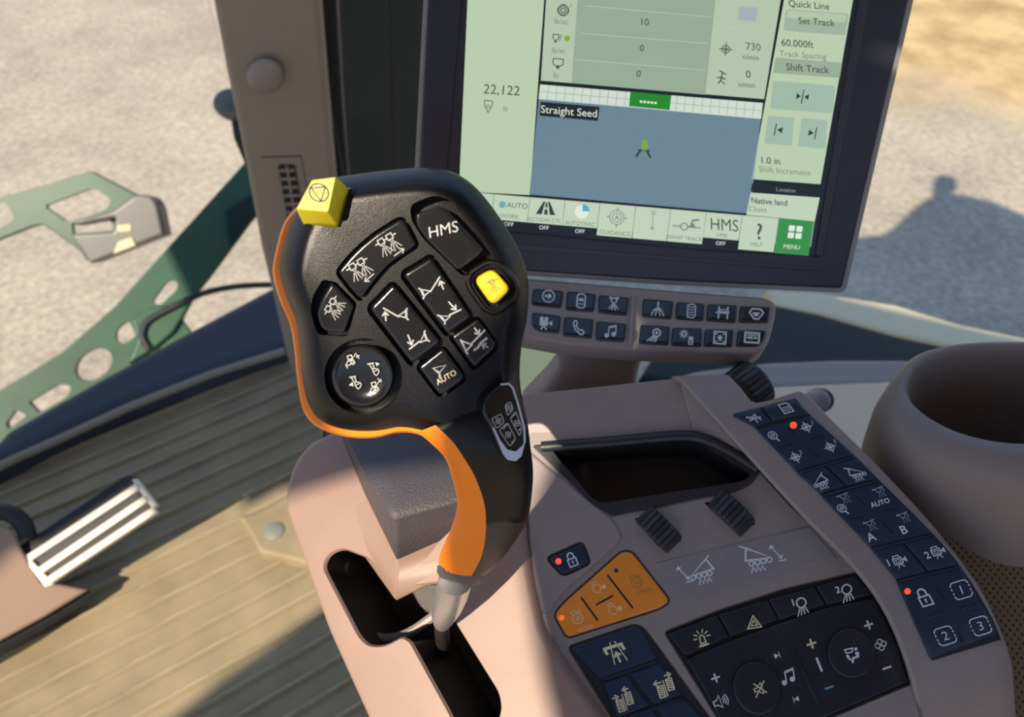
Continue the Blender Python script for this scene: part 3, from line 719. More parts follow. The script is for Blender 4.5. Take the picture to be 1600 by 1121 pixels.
# ---- deck
do = rp([(822, 690, 4), (835, 640, 4), (1100, 640, 4), (1300, 830, 4), (1350, 890, 4), (1402, 1000, 6), (1430, 1075), (1455, 1210), (990, 1215), (962, 1145), (898, 1060, 20), (850, 985, 20), (832, 905, 20), (824, 840, 10)], 5)
dm = MB(); dm.prism(K, do, -.10, 0, 5)
tro = rp([(833, 697, 5), (1067, 677, 10), (1092, 677, 12), (1190, 731, 4), (1173, 757, 10), (1149, 767, 6), (957, 806, 4), (925, 786, 6)], 5)
tri = rp([(861, 703, 8), (1073, 689, 8), (1095, 694, 8), (1174, 742, 8), (1164, 752, 8), (1148, 755, 6), (940, 787, 4), (926, 780, 4)], 5)
tc = MB(); tc.prism(K, tro, -.055, .03, href=0)
rad = rp([(1040, 989, 5), (1120, 957, 10), (1230, 921, 10), (1340, 896, 6), (1371, 932, 8), (1403, 1000, 10), (1423, 1068, 5), (1290, 1124, 8), (1150, 1178), (1122, 1121)], 5)
rc = MB(); rc.prism(K, inset(ccw(rad), -3), -.003, .03, href=0)
cuts = [tc, rc]
lockp = rp([(857, 873, 6), (909, 850, 6), (921, 880, 8), (880, 899, 8)], 6)
org = rp([(866, 961, 9), (882, 942, 10), (972, 862, 10), (987, 863, 8), (1047, 940, 9), (1030, 951, 6), (886, 997, 9)], 5)
llp = rp([(889, 1012, 7), (992, 977, 8), (1006, 984, 8), (1106, 1121, 6), (1150, 1180), (1000, 1210), (957, 1121)], 5)
for p, g in ((lockp, 5), (org, 3), (llp, 3)):
    c = MB(); c.prism(K, inset(ccw(p), -g), -.003, .03, href=0); cuts.append(c)
for p in ([(991, 811), (1018, 803), (1065, 846), (1029, 855)], [(1100, 786), (1140, 779), (1181, 820), (1148, 828)]):
    c = MB(); c.prism(K, rp(p, 3), -.03, .03, href=0); cuts.append(c)
deck = dm.build('centre_deck', M['deck'], con, cuts=cuts, sharp=35)
# raised corner around the lock key
mb = MB(); mb.prism(K, rp([(823, 700, 6), (828, 705, 6), (926, 788, 6), (958, 812, 10), (972, 838, 14), (966, 850, 12), (880, 925, 14), (856, 960, 14), (845, 958, 8), (833, 905, 14), (826, 840, 14)], 5), -.001, .0016, 5)
c = MB(); c.prism(K, inset(ccw(lockp), -4), -.01, .03, href=0)
mb.build('lock_surround', M['deck'], con, cuts=[c])
def ckey(S, poly, h, b, m, name, h0=-.003, par=None, lbl=None):
    mb = MB(); mb.prism(S, poly, h0, h, b); o = mb.build(name, M[m], par or con)
    if lbl: o['label'] = lbl
    return o
def slits(S, h, par, ls, w, name='slit', m='slit', b=0):
    for p, q in ls:
        mb = MB()
        d = (Vector(q)-Vector(p)).normalized(); n = Vector((-d.y, d.x))*w/2; p, q = Vector(p), Vector(q)
        mb.prism(S, [tuple(p+n), tuple(q+n), tuple(q-n), tuple(p-n)], h-.0005, h + (.0008 if b else .00015), b)
        mb.build(name, M[m], par, smooth=bool(b))
def led(S, h, par, x, y, r, m='led'):
    mb = MB(); mb.prism(S, ell(x, y, r, r, 20), h-.001, h+.0003, 1); o = mb.build('indicator_light', M[m], par); return o
R = -17
k = ckey(K, lockp, .0022, 3, 'navy', 'lock_key', lbl='dark key with padlock and red light'); sym(k, K, .0022+E, [('lock', 893, 874, 12, -22)]); led(K, .0022, k, 872.5, 877.5, 5)
k = ckey(K, org, .0012, 3, 'okey', 'engine_keypad', lbl='orange engine speed keypad')
slits(K, .0012, k, [((949, 899), (989, 951)), ((908, 934), (934, 970)), ((931, 946), (958, 931))], 3)
led(K, .0012, k, 877.5, 966, 4.5, 'ledo')
mb = MB(); mb.poly(K, .0013, ell(962.7, 892, 3.6, 3.6)); mb.build('indicator_dot', M['inkk'], k, smooth=False)
sym(k, K, .0012+E, [('engine', 994, 909, 13, R), ('T', 'n/min', 1006, 923, 8, dict(ang=-18))], 'inko')
sym(k, K, .0012+E, [('engp', 935, 918, 13, R), ('engp', 960, 952, 13, R), ('engine', 902, 965, 13, R), ('T', 'n/min', 914, 981, 8, dict(ang=-18))], 'inkp')
# lower left keypad
k = ckey(K, llp, .0002, 2, 'navyb', 'keypad_base')
a = rp([(891, 1012, 7), (991, 979, 7), (1003, 984, 4), (1026, 1030, 3), (937, 1061, 3)], 4)
k = ckey(K, a, .0015, 2.5, 'navy', 'light_key', 0, lbl='key with road symbol'); sym(k, K, .0015+E, [('road', 962, 1018, 19, R)], 'inky')
slits(K, .0008, con, [((939, 1063), (1025, 1034)), ((984, 1120), (1068, 1092))], 6, 'key_ridge', 'navyb', 2)
for p, ic, c in (([(943, 1068), (978, 1055), (1014, 1103), (982, 1116), (962, 1121)], 'sectin', (976, 1094)), ([(985, 1053), (1030, 1037), (1066, 1086), (1022, 1101)], 'sectout', (1040, 1072))):
    k = ckey(K, rp(p, 3), .0013, 2.5, 'navy', 'section_key', 0, lbl='key with %s section symbol' % ('closing' if ic == 'sectin' else 'opening')); sym(k, K, .0013+E, [(ic, c[0], c[1], 18, R)], 'inky')
for p in ([(986, 1122), (1020, 1110), (1060, 1165), (1010, 1180)], [(1027, 1107), (1071, 1094), (1120, 1150), (1068, 1166)]):
    ckey(K, rp(p, 3), .0013, 2.5, 'navy', 'section_key', 0)
# label plate and thumbwheels
k = ckey(K, rp([(1023, 880, 5), (1266, 822, 6), (1309, 873, 5), (1075, 939, 6)], 5), .0006, 2, 'plate', 'label_plate', -.001, lbl='grey plate with seeder symbols')
sym(k, K, .0006+E, [('updown', 1068, 897, 14, -14), ('seeder', 1099, 892, 22, -14), ('seederm', 1182, 872, 24, -12), ('updown', 1213, 864, 14, -14)], 'ink')
def thumbwheel(S, c, a0, a1, w, rad, deep, name, par):
    """ribbed wheel; a0->a1 photo direction of travel"""
    C = S.hit(*c, -deep); T = (S.hit(*a1) - S.hit(*a0)).normalized(); T = (T - S.n*T.dot(S.n)).normalized(); X = S.n.cross(T)
    mb = MB(); rings = []; n = 96
    for x, r in ((-w/2, rad*.8), (-w/2, rad*.95), (-w*.42, rad), (w*.42, rad), (w/2, rad*.95), (w/2, rad*.8)):
        ring = []
        for q in range(n):
            t = 2*PI*q/n; rr = r - (.0009 if q % 4 == 0 else 0)
            ring.append(C + X*x + T*rr*math.sin(t) + S.n*rr*math.cos(t))
        rings.append(ring)
    mb.loft(rings); o = mb.build(name, M['wheel'], par, sharp=25); o['label'] = 'ribbed black thumbwheel'; return o
thumbwheel(K, (1029, 829), (1004, 807), (1046, 850), .0135, .0140, .0050, 'thumbwheel', con)
thumbwheel(K, (1141, 804), (1120, 783), (1164, 824), .0135, .0140, .0050, 'thumbwheel', con)
# ---- radio and climate panel
RP = K
k = ckey(K, rad, -.0018, 1, 'slit', 'panel_base', -.004)
def along(t, y0a, y1a): return (lerp(y0a[0], y1a[0], t), lerp(y0a[1], y1a[1], t))
TP = [(1042, 991), (1121, 961), (1200, 937), (1274, 917), (1338, 898)]; BT = [(1070, 1027), (1140, 997), (1217, 971), (1291, 947), (1366, 931)]
keys = []
for i in range(4):
    p = rp([(TP[i][0]+1, TP[i][1]), (TP[i+1][0]-1, TP[i+1][1]+1), (BT[i+1][0]-1.5, BT[i+1][1]-2), (BT[i][0]+1.5, BT[i][1]-2)], 3)
    keys.append(ckey(K, p, .0012, 2.5, 'navyb', ('beacon_key', 'hazard_key', 'work_light_key', 'work_light_key')[i], -.003, lbl=('key with beacon symbol', 'key with hazard triangle', 'key with lamp 1 symbol', 'key with lamp 2 symbol')[i]))
sym(keys[0], K, .0012+E, [('beacon', 1097, 998, 14, -17)], 'inky'); sym(keys[1], K, .0012+E, [('hazard', 1178, 973, 11.5, -8)], 'inky')
sym(keys[2], K, .0012+E, [('lamp', 1253, 947, 13.5, -20), ('T', '1', 1239, 942, 10, dict(ang=-18, bold=.02))]); sym(keys[3], K, .0012+E, [('lamp', 1324, 926, 13.5, -20), ('T', '2', 1309, 922, 10, dict(ang=-18, bold=.02))])
lp = rp([(1072, 1031, 4), (1145, 1000, 3), (1222, 973, 3), (1292, 950, 3), (1366, 934, 4), (1400, 1000, 10), (1420, 1066, 4), (1290, 1121, 6), (1150, 1174), (1118, 1112)], 4)
pan = ckey(K, lp, .0006, 3, 'navyb', 'audio_panel', -.003, lbl='dark audio and climate panel with white symbols')
slits(K, .0006, pan, [((1231, 997), (1279, 1100))], 5, 'panel_rib', 'navyb', 2)
slits(K, .0006, pan, [((1152, 1015), (1162, 1036)), ((1301, 963), (1310, 984)), ((1344, 1062), (1349, 1079))], 4.5)
for c, rx, ry, ic in (((1183, 1076), 37, 43, ('mute', 1187, 1077, 13, -18)), ((1331, 1021), 37.5, 40, ('person', 1333, 1023, 13, -12))):
    mb = MB(); P = ell(c[0], c[1], rx, ry, 48, -.3)
    mb.prism(K, P, -.001, .0065 if False else .0030, 4); k = mb.build('rotary_knob', M['navyb'], con); k['label'] = 'round knob with %s symbol' % ('mute' if ic[0] == 'mute' else 'airflow')
    sym(k, K, .0030+E, [ic], 'inky' if ic[0] == 'mute' else 'ink')
h = .0006+E
sym(pan, K, h, [('plus', 1118, 1060, 7, -18), ('speaker', 1128, 1096, 14, -22), ('skipf', 1214, 1025, 7, -18), ('note', 1231, 1058, 14, -10), ('skipb', 1244, 1093, 7, -18), ('plus', 1357, 977, 7, -18), ('fan', 1376, 1008, 11, -18), ('minus', 1386, 1044, 7, -18)])
mb = MB(); mb.stroke(K, h, [(1276, 1029), (1284, 1049)], 3.4); mb.build('symbol', M['ink'], pan, smooth=False)
sym(pan, K, h, [('plus', 1268, 1006.5, 7.5, -18)], 'inky'); sym(pan, K, h, [('minus', 1295.6, 1075, 7, -18)], 'inkb')
# ---- raised bezel on the right
BL = spl([(1050, 588), (1066, 598), (1150, 692), (1250, 802), (1338, 893), (1386, 962), (1418, 1040), (1438, 1121), (1452, 1200)], 12, False)
BR = spl([(1140, 586), (1160, 607), (1181, 630), (1216, 622), (1251, 610), (1264, 618), (1302, 656), (1402, 757), (1474, 838), (1532, 917), (1566, 985), (1583, 1035), (1588, 1085), (1592, 1140)], 12, False)
def resample(P, n):
    L = [0]
    for a, b in zip(P, P[1:]): L.append(L[-1] + math.dist(a, b))
    out = []
    for k in range(n):
        t = L[-1]*k/(n-1); i = max(0, min(len(L)-2, next((j for j in range(len(L)-1) if L[j+1] >= t), len(L)-2)))
        q = (t-L[i])/max(1e-9, L[i+1]-L[i]); out.append((lerp(P[i][0], P[i+1][0], q), lerp(P[i][1], P[i+1][1], q)))
    return out
NB = 60; bl_, br_ = resample(BL, NB), resample(BR, NB)
mb = MB(); cols = []
for i in range(NB):
    a, b = bl_[i], br_[i]; row = []
    n = B_.nrm((a[0]+b[0])/2, (a[1]+b[1])/2)
    d = Vector((b[0]-a[0], b[1]-a[1])); L = d.length
    down = Vector((0, 0, -1))
    pa, pb_ = B_.hit(*a), B_.hit(*b); c = (pb_-pa).normalized()
    row.append(pa - n*.03 + c*.006); row.append(pa - n*.0125 + c*.003); row.append(pa - n*.005 + c*.0006)
    row.append(pa - n*.0014); row.append(pa + c*.0016)
    for t in (.2, .4, .6, .8): row.append(B_.hit(a[0]+d.x*t, a[1]+d.y*t))
    row.append(pb_ - c*.002); row.append(pb_ - c*.0006 - n*.0007); row.append(pb_ - n*.002); row.append(pb_ - n*.01 - c*.001); row.append(pb_ - n*.055 - c*.004)
    cols.append(row)
mb.loft(cols, True, True)
mb.build('raised_bezel', M['deck'], con, sharp=40)
# navy keypad strip on the bezel
KL = resample(spl([(1145, 648), (1180, 669), (1245, 738), (1283, 774), (1361, 858), (1401, 908), (1423, 957), (1446, 1008), (1456, 1033)], 8, False), 40)
KR = resample(spl([(1243, 623), (1265, 648), (1336, 713), (1373, 750), (1458, 835), (1500, 885), (1538, 944), (1560, 988), (1564, 1000)], 8, False), 40)
mb = MB(); rows = []
for a, b in zip(KL, KR):
    n = B_.nrm((a[0]+b[0])/2, (a[1]+b[1])/2)
    f = lambda t, h: B_.hit(lerp(a[0], b[0], t), lerp(a[1], b[1], t), h)
    rows.append([f(0, .0006) - n*.003, f(0, .0003), f(.015, .0006), f(.33, .0006), f(.66, .0006), f(.985, .0006), f(1, .0003), f(1, .0006) - n*.003])
mb.loft(rows); mb.build('keypad_base', M['slit'], con, sharp=40)
def bkey(p, name, lbl=None, r=2.5, h=.0018):
    """key following the curved bezel: quad p subdivided"""
    mb = MB(); n = 6; A, Bq, C, D = [Vector(q) for q in p]
    rws = []
    for i in range(n+1):
        v = i/n; a, b = A.lerp(D, v), Bq.lerp(C, v); e = (b-a).normalized()
        nn = B_.nrm(*((a+b)/2))
        q = .0008 if i in (0, n) else 0
        cc = (B_.hit(*b) - B_.hit(*a)).normalized()
        rws.append([B_.hit(*a, h) - nn*(h+.001), B_.hit(*a, h) - nn*(.0008+q*.3)] + [B_.hit(*(a+e*1.2), h) - nn*(.0002+q)] + [B_.hit(*(a.lerp(b, t)), h) - nn*q for t in (.06, .35, .65, .94)] + [B_.hit(*(b-e*1.2), h) - nn*(.0002+q), B_.hit(*b, h) - nn*(.0008+q*.3), B_.hit(*b, h) - nn*(h+.001)])
    mb.loft(rws); o = mb.build(name, M['navy'], con, sharp=45)
    if lbl: o['label'] = lbl
    return o
h = .0018 + 2*E
S_ = dict(lean=-.25)
k = bkey([(1146, 649), (1187, 637), (1205, 658), (1181, 667)], 'crop_key', 'faded key with leaping symbol, top of strip')
mb = MB(); icon(mb, B_, h, [('l', [(-.9, -.35), (-.2, -.1), (.4, -.45)], .25), ('l', [(-.7, .2), (0, .1), (.8, .2)], .3), ('l', [(0, .2), (.1, .8)], .2), ('l', [(.3, -.3), (.7, .6)], .2)], 1178, 653, 11, R, -.3); mb.build('symbol', M['inkd'], k, smooth=False)
k = bkey([(1190, 636), (1242, 624), (1263, 647), (1208, 657)], 'page_key', 'key with page symbol'); sym(k, B_, h, [('doc', 1228, 638, 10, R, dict(lean=-.35))])
k = bkey([(1183, 671), (1266, 650), (1335, 711), (1245, 736)], 'target_keypad', 'four-way key with targets and red light')
slits(B_, .0018, k, [((1230, 670), (1243, 681)), ((1267, 686), (1288, 681)), ((1218, 699), (1238, 694)), ((1264, 701), (1279, 714))], 3.4)
led(B_, .0018, k, 1240, 664.5, 5.5)
sym(k, B_, h, [('magn', 1208, 682, 10, R, dict(lean=-.3)), ('target', 1260, 668, 11, R, dict(lean=-.3)), ('target', 1243, 715, 11, R, dict(lean=-.3)), ('target', 1297, 699, 11, R, dict(lean=-.3)), ('T', '1', 1269, 660, 6, dict(ang=R)), ('T', '2', 1251, 707, 6, dict(ang=R)), ('T', '3', 1304, 690, 6, dict(ang=R))])
for p, ic, c, lb in (([(1247, 740), (1288, 728), (1320, 760), (1284, 771)], 'seeder', (1283, 753), 'left'), ([(1292, 727), (1338, 715), (1371, 748), (1325, 759)], 'seederm', (1338, 740), 'right')):
    k = bkey(p, 'seeder_key', 'key with raised seeder symbol, %s of pair' % lb); sym(k, B_, h, [(ic, c[0], c[1], 14, R, dict(lean=-.25))])
k = bkey([(1286, 777), (1374, 753), (1457, 833), (1362, 856)], 'auto_keypad', 'four-way key marked AUTO, A and B')
slits(B_, .0018, k, [((1337, 776), (1354, 791)), ((1381, 799), (1404, 795)), ((1330, 812), (1349, 808)), ((1378, 815), (1397, 835))], 3.8)
sym(k, B_, h, [('magn', 1316, 796, 10, R, dict(lean=-.3)), ('T', 'AUTO', 1375, 786, 7.5, dict(ang=R, lean=-.2, bold=.02)), ('T', 'A', 1361, 839.5, 13, dict(ang=R, lean=-.2, bold=.015)), ('T', 'B', 1412, 828, 13, dict(ang=R, lean=-.2, bold=.015))])
sym(k, B_, h, [('impl', 1320, 779, 11, R, dict(lean=-.25)), ('impl', 1375, 769, 11, R, dict(lean=-.25)), ('impl', 1361, 821, 11, R, dict(lean=-.25)), ('impl', 1413, 809, 11, R, dict(lean=-.25))], 'inkd')
for p, d, c, lb in (([(1364, 860), (1409, 848), (1448, 894), (1402, 906)], ('1', 1388, 880), (1405, 876), 'camera 1'), ([(1413, 847), (1459, 837), (1498, 883), (1452, 893)], ('2', 1449, 868), (1465, 862), 'camera 2')):
    k = bkey(p, 'camera_key', 'key with %s symbol' % lb); sym(k, B_, h, [('camera', c[0], c[1], 12, R, dict(lean=-.2)), ('T', d[0], d[1], d[2], 11, dict(ang=R, lean=-.2, bold=.015))])
k = bkey([(1403, 911), (1502, 887), (1561, 990), (1455, 1030)], 'preset_keypad', 'four-way key with padlock and numbers 1, 2, 3')
slits(B_, .0018, k, [((1463, 917), (1478, 940)), ((1497, 981), (1505, 1004))], 4)
slits(B_, .0018, k, [((1450, 966), (1475, 959)), ((1503, 953), (1528, 947))], 6, 'key_rib', 'navy', 2)
led(B_, .0018, k, 1418.5, 924.5, 5)
sym(k, B_, h, [('lock', 1443.5, 933, 15.5, R, dict(lean=-.2)), ('T', '1', 1502, 922, 14, dict(ang=R, lean=-.1)), ('T', '2', 1477, 994, 14, dict(ang=R, lean=-.1)), ('T', '3', 1532, 978.5, 14, dict(ang=R, lean=-.1))])
for c in ((1502, 922), (1477, 994), (1532, 978.5)):
    mb = MB(); icon(mb, B_, h, [('l', arc(-.5, -.5, .4, 180, 270, 4)+arc(.5, -.5, .4, 270, 360, 4), .12), ('l', arc(.5, .5, .4, 0, 90, 4)+arc(-.5, .5, .4, 90, 180, 4), .12), ('l', [(-.9, -.3), (-.9, -.15)], .12), ('l', [(-.9, .15), (-.9, .3)], .12), ('l', [(.9, -.3), (.9, -.15)], .12), ('l', [(.9, .15), (.9, .3)], .12)], c[0], c[1], 15.5, R, -.15); mb.build('symbol', M['ink'], k, smooth=False)
slits(B_, .0012, con, [((1247, 739), (1335, 714)), ((1285, 775), (1373, 751)), ((1363, 858.5), (1458, 836)), ((1402, 909), (1500, 886))], 3.2, 'key_ridge', 'navy', 1.2)
# ---- tray and rear wall
mb = MB(); mb.prism(K, inset(ccw(tro), -1.5), -.052, .0010, 1.5)
c = MB(); c.prism(K, tri, -.049, .03, href=0)
mb.build('storage_tray', M['tray'], con, cuts=[c])['label'] = 'black storage tray'
mb = MB(); mb.tube([K.hit(x, y, .001) for x, y in spl([(846, 699), (940, 692), (1030, 684), (1066, 682), (1090, 684), (1118, 694), (1150, 711), (1184, 733)], 5, False)], .0036, 10); mb.build('tray_lip', M['tray'], con)
RW = P3((840, 697, .4855), (1080, 680, .472), (1060, 592, .480))
mb = MB(); mb.prism(RW, rp([(808, 618, 4), (1040, 593, 6), (1066, 592, 4), (1084, 680, 2), (833, 699, 2), (790, 700)], 4), -.03, 0, 3)
mb.build('rear_wall', M['deck'], con)
mb = MB()
P_ = [(1050, 588), (1066, 592), (1084, 680), (1192, 734), (1262, 815)]
mb.prism(P3((1066, 598, .477), (1084, 682, .4725), (1250, 806, .4455)), rp([(1062, 594, 3), (1084, 682, 3), (1192, 733, 4), (1264, 816, 3), (1240, 794, 3), (1150, 694, 3)], 4), -.02, .0, 2)
mb.build('bezel_flank', M['deck'], con)
# top wheel behind the bezel
W3 = P3((1140, 600, .500), (1200, 590, .497), (1170, 640, .484))
thumbwheel(W3, (1168, 607), (1142, 590), (1192, 628), .017, .0165, .009, 'thumbwheel', con)
# ======== touchscreen monitor =============================================
MO = P3((660, 0, .470), (1425, 0, .470), (1000, 455, .530))
mon = thing('touchscreen_monitor', 'large black-framed touchscreen showing a pale green guidance page', 'monitor', MO.hit(985, 445) + Vector((0, .01, -.02)))
fr = rp([(674, -240, 8), (1483, -240, 8), (1321, 458, 12), (1050, 446, 60), (830, 431, 60), (640, 419, 14)], 5)
scr = [(739, -90), (1353, -90), (1266, 400), (1100, 386), (712, 352)]
mb = MB(); mb.prism(MO, fr, -.034, -.004, 0); mb.build('housing', M['rim'], mon)['label'] = 'thin pale edge of the housing'
mb = MB(); mb.prism(MO, inset(ccw(fr), 6), -.006, 0, 4)
inner = rp([(735, -160), (1378, -160), (1284, 402, 6), (1100, 392), (690, 353, 6)], 4)
c = MB(); c.prism(MO, inner, -.0012, .02, href=0)
mb.build('bezel', M['monitor'], mon, cuts=[c])['label'] = 'black screen bezel'
# raised inner strip to the right and below of the screen
for p in ([(1353, -60), (1369, -60), (1287, 401), (1274, 400)], [(700, 372), (1285, 418), (1285, 425), (700, 382)]):
    mb = MB(); mb.prism(MO, p, -.0013, .0004, 2); mb.build('bezel_ridge', M['monitor2'], mon)
G = {}
def sc(name, col, st=1.0):
    if name not in G: G[name] = glow('screen_' + name, srgb(*col), st)
    return G[name]
sc('pale', (183, 204, 172)); sc('pale2', (176, 196, 168)); sc('mid', (148, 170, 148)); sc('map', (104, 131, 146)); sc('white', (222, 232, 218)); sc('ink', (66, 80, 72)); sc('dim', (112, 130, 114)); sc('line', (38, 58, 58))
sc('green', (28, 132, 38)); sc('button', (155, 178, 158)); sc('button2', (158, 184, 166)); sc('black', (22, 30, 36)); sc('cyan', (70, 165, 205)); sc('dark', (20, 24, 34)); sc('teal', (112, 165, 175)); sc('menug', (52, 140, 70)); sc('faint', (140, 160, 142)); sc('grey', (160, 176, 180)); sc('tile', (190, 208, 182)); sc('bar', (205, 218, 205)); sc('lime', (120, 170, 50)); sc('map2', (112, 140, 152)); sc('hdr', (150, 172, 148))
mb = MB(); mb.prism(MO, rp([(737, -150), (1372, -150), (1271, 399), (1100, 388), (712, 352)], 2), -.0014, -.0009)
scn = mb.build('screen', sc('dark', (20, 24, 34)), mon); scn['label'] = 'lit screen'
H0 = -.0009
def panel(p, c, lv=1, name='page_panel', r=0):
    mb = MB(); mb.prism(MO, rp(p, r) if r else p, H0 + .00008*(lv-1), H0 + .00008*lv); return mb.build(name, G[c], scn, smooth=False)
panel([(736, -120), (859, -120), (828, 305), (717, 299)], 'pale')
panel([(861, -120), (1240, -120), (1194, 155), (845, 126)], 'pale2')
panel([(911, -120), (1131, -120), (1102, 148), (893, 130)], 'mid', 2)
panel([(1247, -120), (1354, -120), (1282, 288), (1174, 280)], 'pale')
panel([(842, 154), (1189, 184), (1171, 334), (827, 304)], 'map')
panel([(844, 132), (1192, 161), (1189, 186), (842, 155)], 'bar', 2, 'light_bar')
mb = MB()
for i in range(27):
    t = i/26; a = (lerp(844, 1192, t), lerp(132, 161, t)); mb.stroke(MO, H0+.0002, [a, (a[0]-2.5, a[1]+23)], .8)
mb.stroke(MO, H0+.0002, [(843, 143), (1190, 173)], .8)
mb.build('bar_grid', G['faint'], scn, smooth=False)
panel([(985, 143), (1049, 149), (1046, 172), (983, 166)], 'green', 3, 'light_bar_centre')
panel([(845, 159), (937, 167), (934, 189), (843, 181)], 'black', 3, 'title_box')
panel([(1212, 90), (1316, 98), (1312, 122), (1208, 114)], 'hdr', 2, 'header_bar')
panel([(1228, 14), (1326, 21.5), (1321, 55.5), (1224, 48)], 'button', 2, 'screen_button', 5); panel([(1231, 16), (1323, 23.5), (1321, 35.5), (1228, 28)], 'pale2', 3, 'button_shine', 4)
panel([(1208, 126), (1305, 134), (1301, 177), (1203, 170)], 'button2', 2, 'screen_button', 4)
panel([(1200, 181), (1241, 184), (1237, 228), (1194, 224)], 'button2', 2, 'screen_button', 3); panel([(1252, 185), (1293, 188), (1289, 233), (1247, 229)], 'button2', 2, 'screen_button', 3)
panel([(1175, 287), (1283, 294), (1280, 306), (1173, 299)], 'black', 2, 'header_bar')
panel([(1173, 301), (1281, 309), (1273, 346), (1166, 336)], 'tile', 2, 'field_box')
panel([(1155, 10), (1184, 12), (1181, 34), (1153, 31)], 'grey', 3, 'status_box')
# bottom tiles
panel([(716, 299), (1273, 346), (1267, 386), (711, 338)], 'faint', 1, 'toolbar')
TX = [718, 772, 828, 883, 937.5, 993.5, 1048, 1104, 1160, 1217, 1272]
for i in range(10):
    x0, x1 = TX[i] + .7, TX[i+1] - .7
    y = lambda x: 299 + (x-718)*.0850
    big = i in (4, 5, 6, 8, 9)
    hgt = 50 if big else 39
    if i == 9: hgt = 54
    if i == 8: hgt = 53
    x0b, x1b = x0 - hgt*.09 - i*.35, x1 - hgt*.09 - i*.35
    panel([(x0, y(x0)), (x1, y(x1)), (x1b, y(x1)+hgt), (x0b, y(x0)+hgt)], 'menug' if i == 9 else 'tile', 2, 'toolbar_tile')
def stx(items, c, name='lettering', lv=4):
    for it in items:
        mb = MB(); text(mb, MO, H0 + .00008*lv, it[0], it[1], it[2], it[3], it[4] if len(it) > 4 else 4.8, **(it[5] if len(it) > 5 else {}))
        mb.build(name, G[c], scn, smooth=False)
LN = dict(lean=.03); LR = dict(lean=-.14, al='L'); LC = dict(lean=-.14); BL_ = dict(lean=-.14, al='L', bold=.008); BC = dict(lean=-.14, bold=.008)
BK = dict(lean=-.05)
stx([('22,122', 784, 140.5, 14.5, 3.5, LN), ('10', 1008, 34.5, 10.5, 4, BK), ('0', 1003, 75, 10, 4, dict(bold=.008)), ('0', 998, 115, 10, 4, dict(bold=.008)), ('730', 1177, 73, 11, 5, LC), ('n/min', 1173, 89.5, 8, 5, LC), ('0', 1169, 116, 11, 5, BC), ('n/min', 1167, 132.5, 8, 5, LC)], 'ink')
stx([('Quick Line', 1232, 5, 10, 4.5, BL_), ('Set Track', 1276, 34, 10, 4.5, dict(lean=-.1, bold=.008)), ('60.000ft', 1221, 66, 10.5, 4.5, BL_), ('Shift Track', 1262, 107, 10.5, 4.5, BC), ('1.0 in', 1190, 250, 10, 4.5, BL_), ('Native land', 1174, 313, 8.5, 4.5, dict(lean=-.14, al='L', bold=.015))], 'ink')
stx([('Track Spacing', 1218, 83, 9, 4.5, LR), ('Shift Increment', 1186, 264, 9, 4.5, LR), ('Client', 1170, 326, 8, 4.5, LR), ('lb', 790, 169.5, 8, 3, LN), ('lb/ac', 877, 33.5, 8, 4, BK), ('lb/ac', 873, 79, 8, 4, BK), ('lb', 869, 118, 8, 4, BK)], 'dim')
stx([('Straight Seed', 889, 174, 11.5, 4.8, dict(lean=-.05))], 'white')
stx([('Location', 1228, 297, 6, 4.5, LC)], 'faint'); stx([('OFF', 795, 350.5, 6, 4.8), ('OFF', 850, 356, 6, 4.8), ('OFF', 906, 361.5, 6, 4.8), ('OFF', 1126, 380.5, 6, 4.8), ('MENU', 1237, 386, 6.5, 4.8)], 'white')
stx([('AUTO', 808, 321.5, 8, 4.8), ('HMS', 1132, 351.5, 18, 4.8, dict(lean=-.1, sx=.88)), ('?', 1187, 362, 24, 4.8, dict(lean=-.1, bold=.008))], 'ink')
stx([('WORK', 796, 338, 6.5, 4.8), ('SECTION CTL', 850, 344, 6, 4.8), ('AUTOTRAC', 906, 349.5, 6, 4.8), ('GUIDANCE', 961, 364, 6.5, 4.8), ('SWAP TRACK', 1071, 372.5, 6, 4.8), ('HMS', 1128, 368, 6, 4.8), ('HELP', 1182, 382, 6, 4.8)], 'dim')
# screen symbols
h = H0 + .00032
def sic(c, name, prims, *a, lv=0):
    mb = MB(); icon(mb, MO, h + .00008*lv, prims, *a); mb.build(name, G[c], scn, smooth=False)
sic('ink', 'hopper_symbol', [('c', [(-.6, -.9), (-.6, -.1), (0, 1), (.6, -.1), (.6, -.8)], .13), ('o', 0, 0, .25, .1)], 763, 166, 10, 3)
sic('ink', 'target_symbol', [('c', [(0, -.8), (.8, 0), (0, .8), (-.8, 0)], .15), ('o', 0, 0, .8, .12), ('c', [(0, -.4), (.4, 0), (0, .4), (-.4, 0)], .14)], 880, 16, 11, 4)
stx([('1', 892, 8, 6, 4)], 'ink')
sic('ink', 'hopper_symbol', [('c', [(-.7, -.5), (.2, -.5), (.2, .1), (-.25, .5), (-.7, .1)], .14), ('d', -.25, .6, .2), ('l', [(.35, .5), (.6, -.6)], .1)], 871, 59, 10, 4)
sic('ink', 'hopper_symbol', [('c', [(-.8, -.7), (.8, -.7), (.8, .1), (.4, .4), (-.4, .4), (-.8, .1)], .15), ('d', 0, .6, .28)], 872, 99, 10, 4)
sic('ink', 'fan_speed_symbol', I['target'], 1134, 77, 12, 5)
sic('ink', 'meter_symbol', [('l', [(-.4, -.9), (.5, -.5)], .18), ('l', [(0, -.7), (-.1, .1), (.5, .2)], .18), ('l', [(-.7, .1), (.1, 0)], .15), ('l', [(0, .1), (-.4, .9)], .18), ('l', [(-.1, .5), (.5, .9)], .14)], 1128, 121, 11, 6)
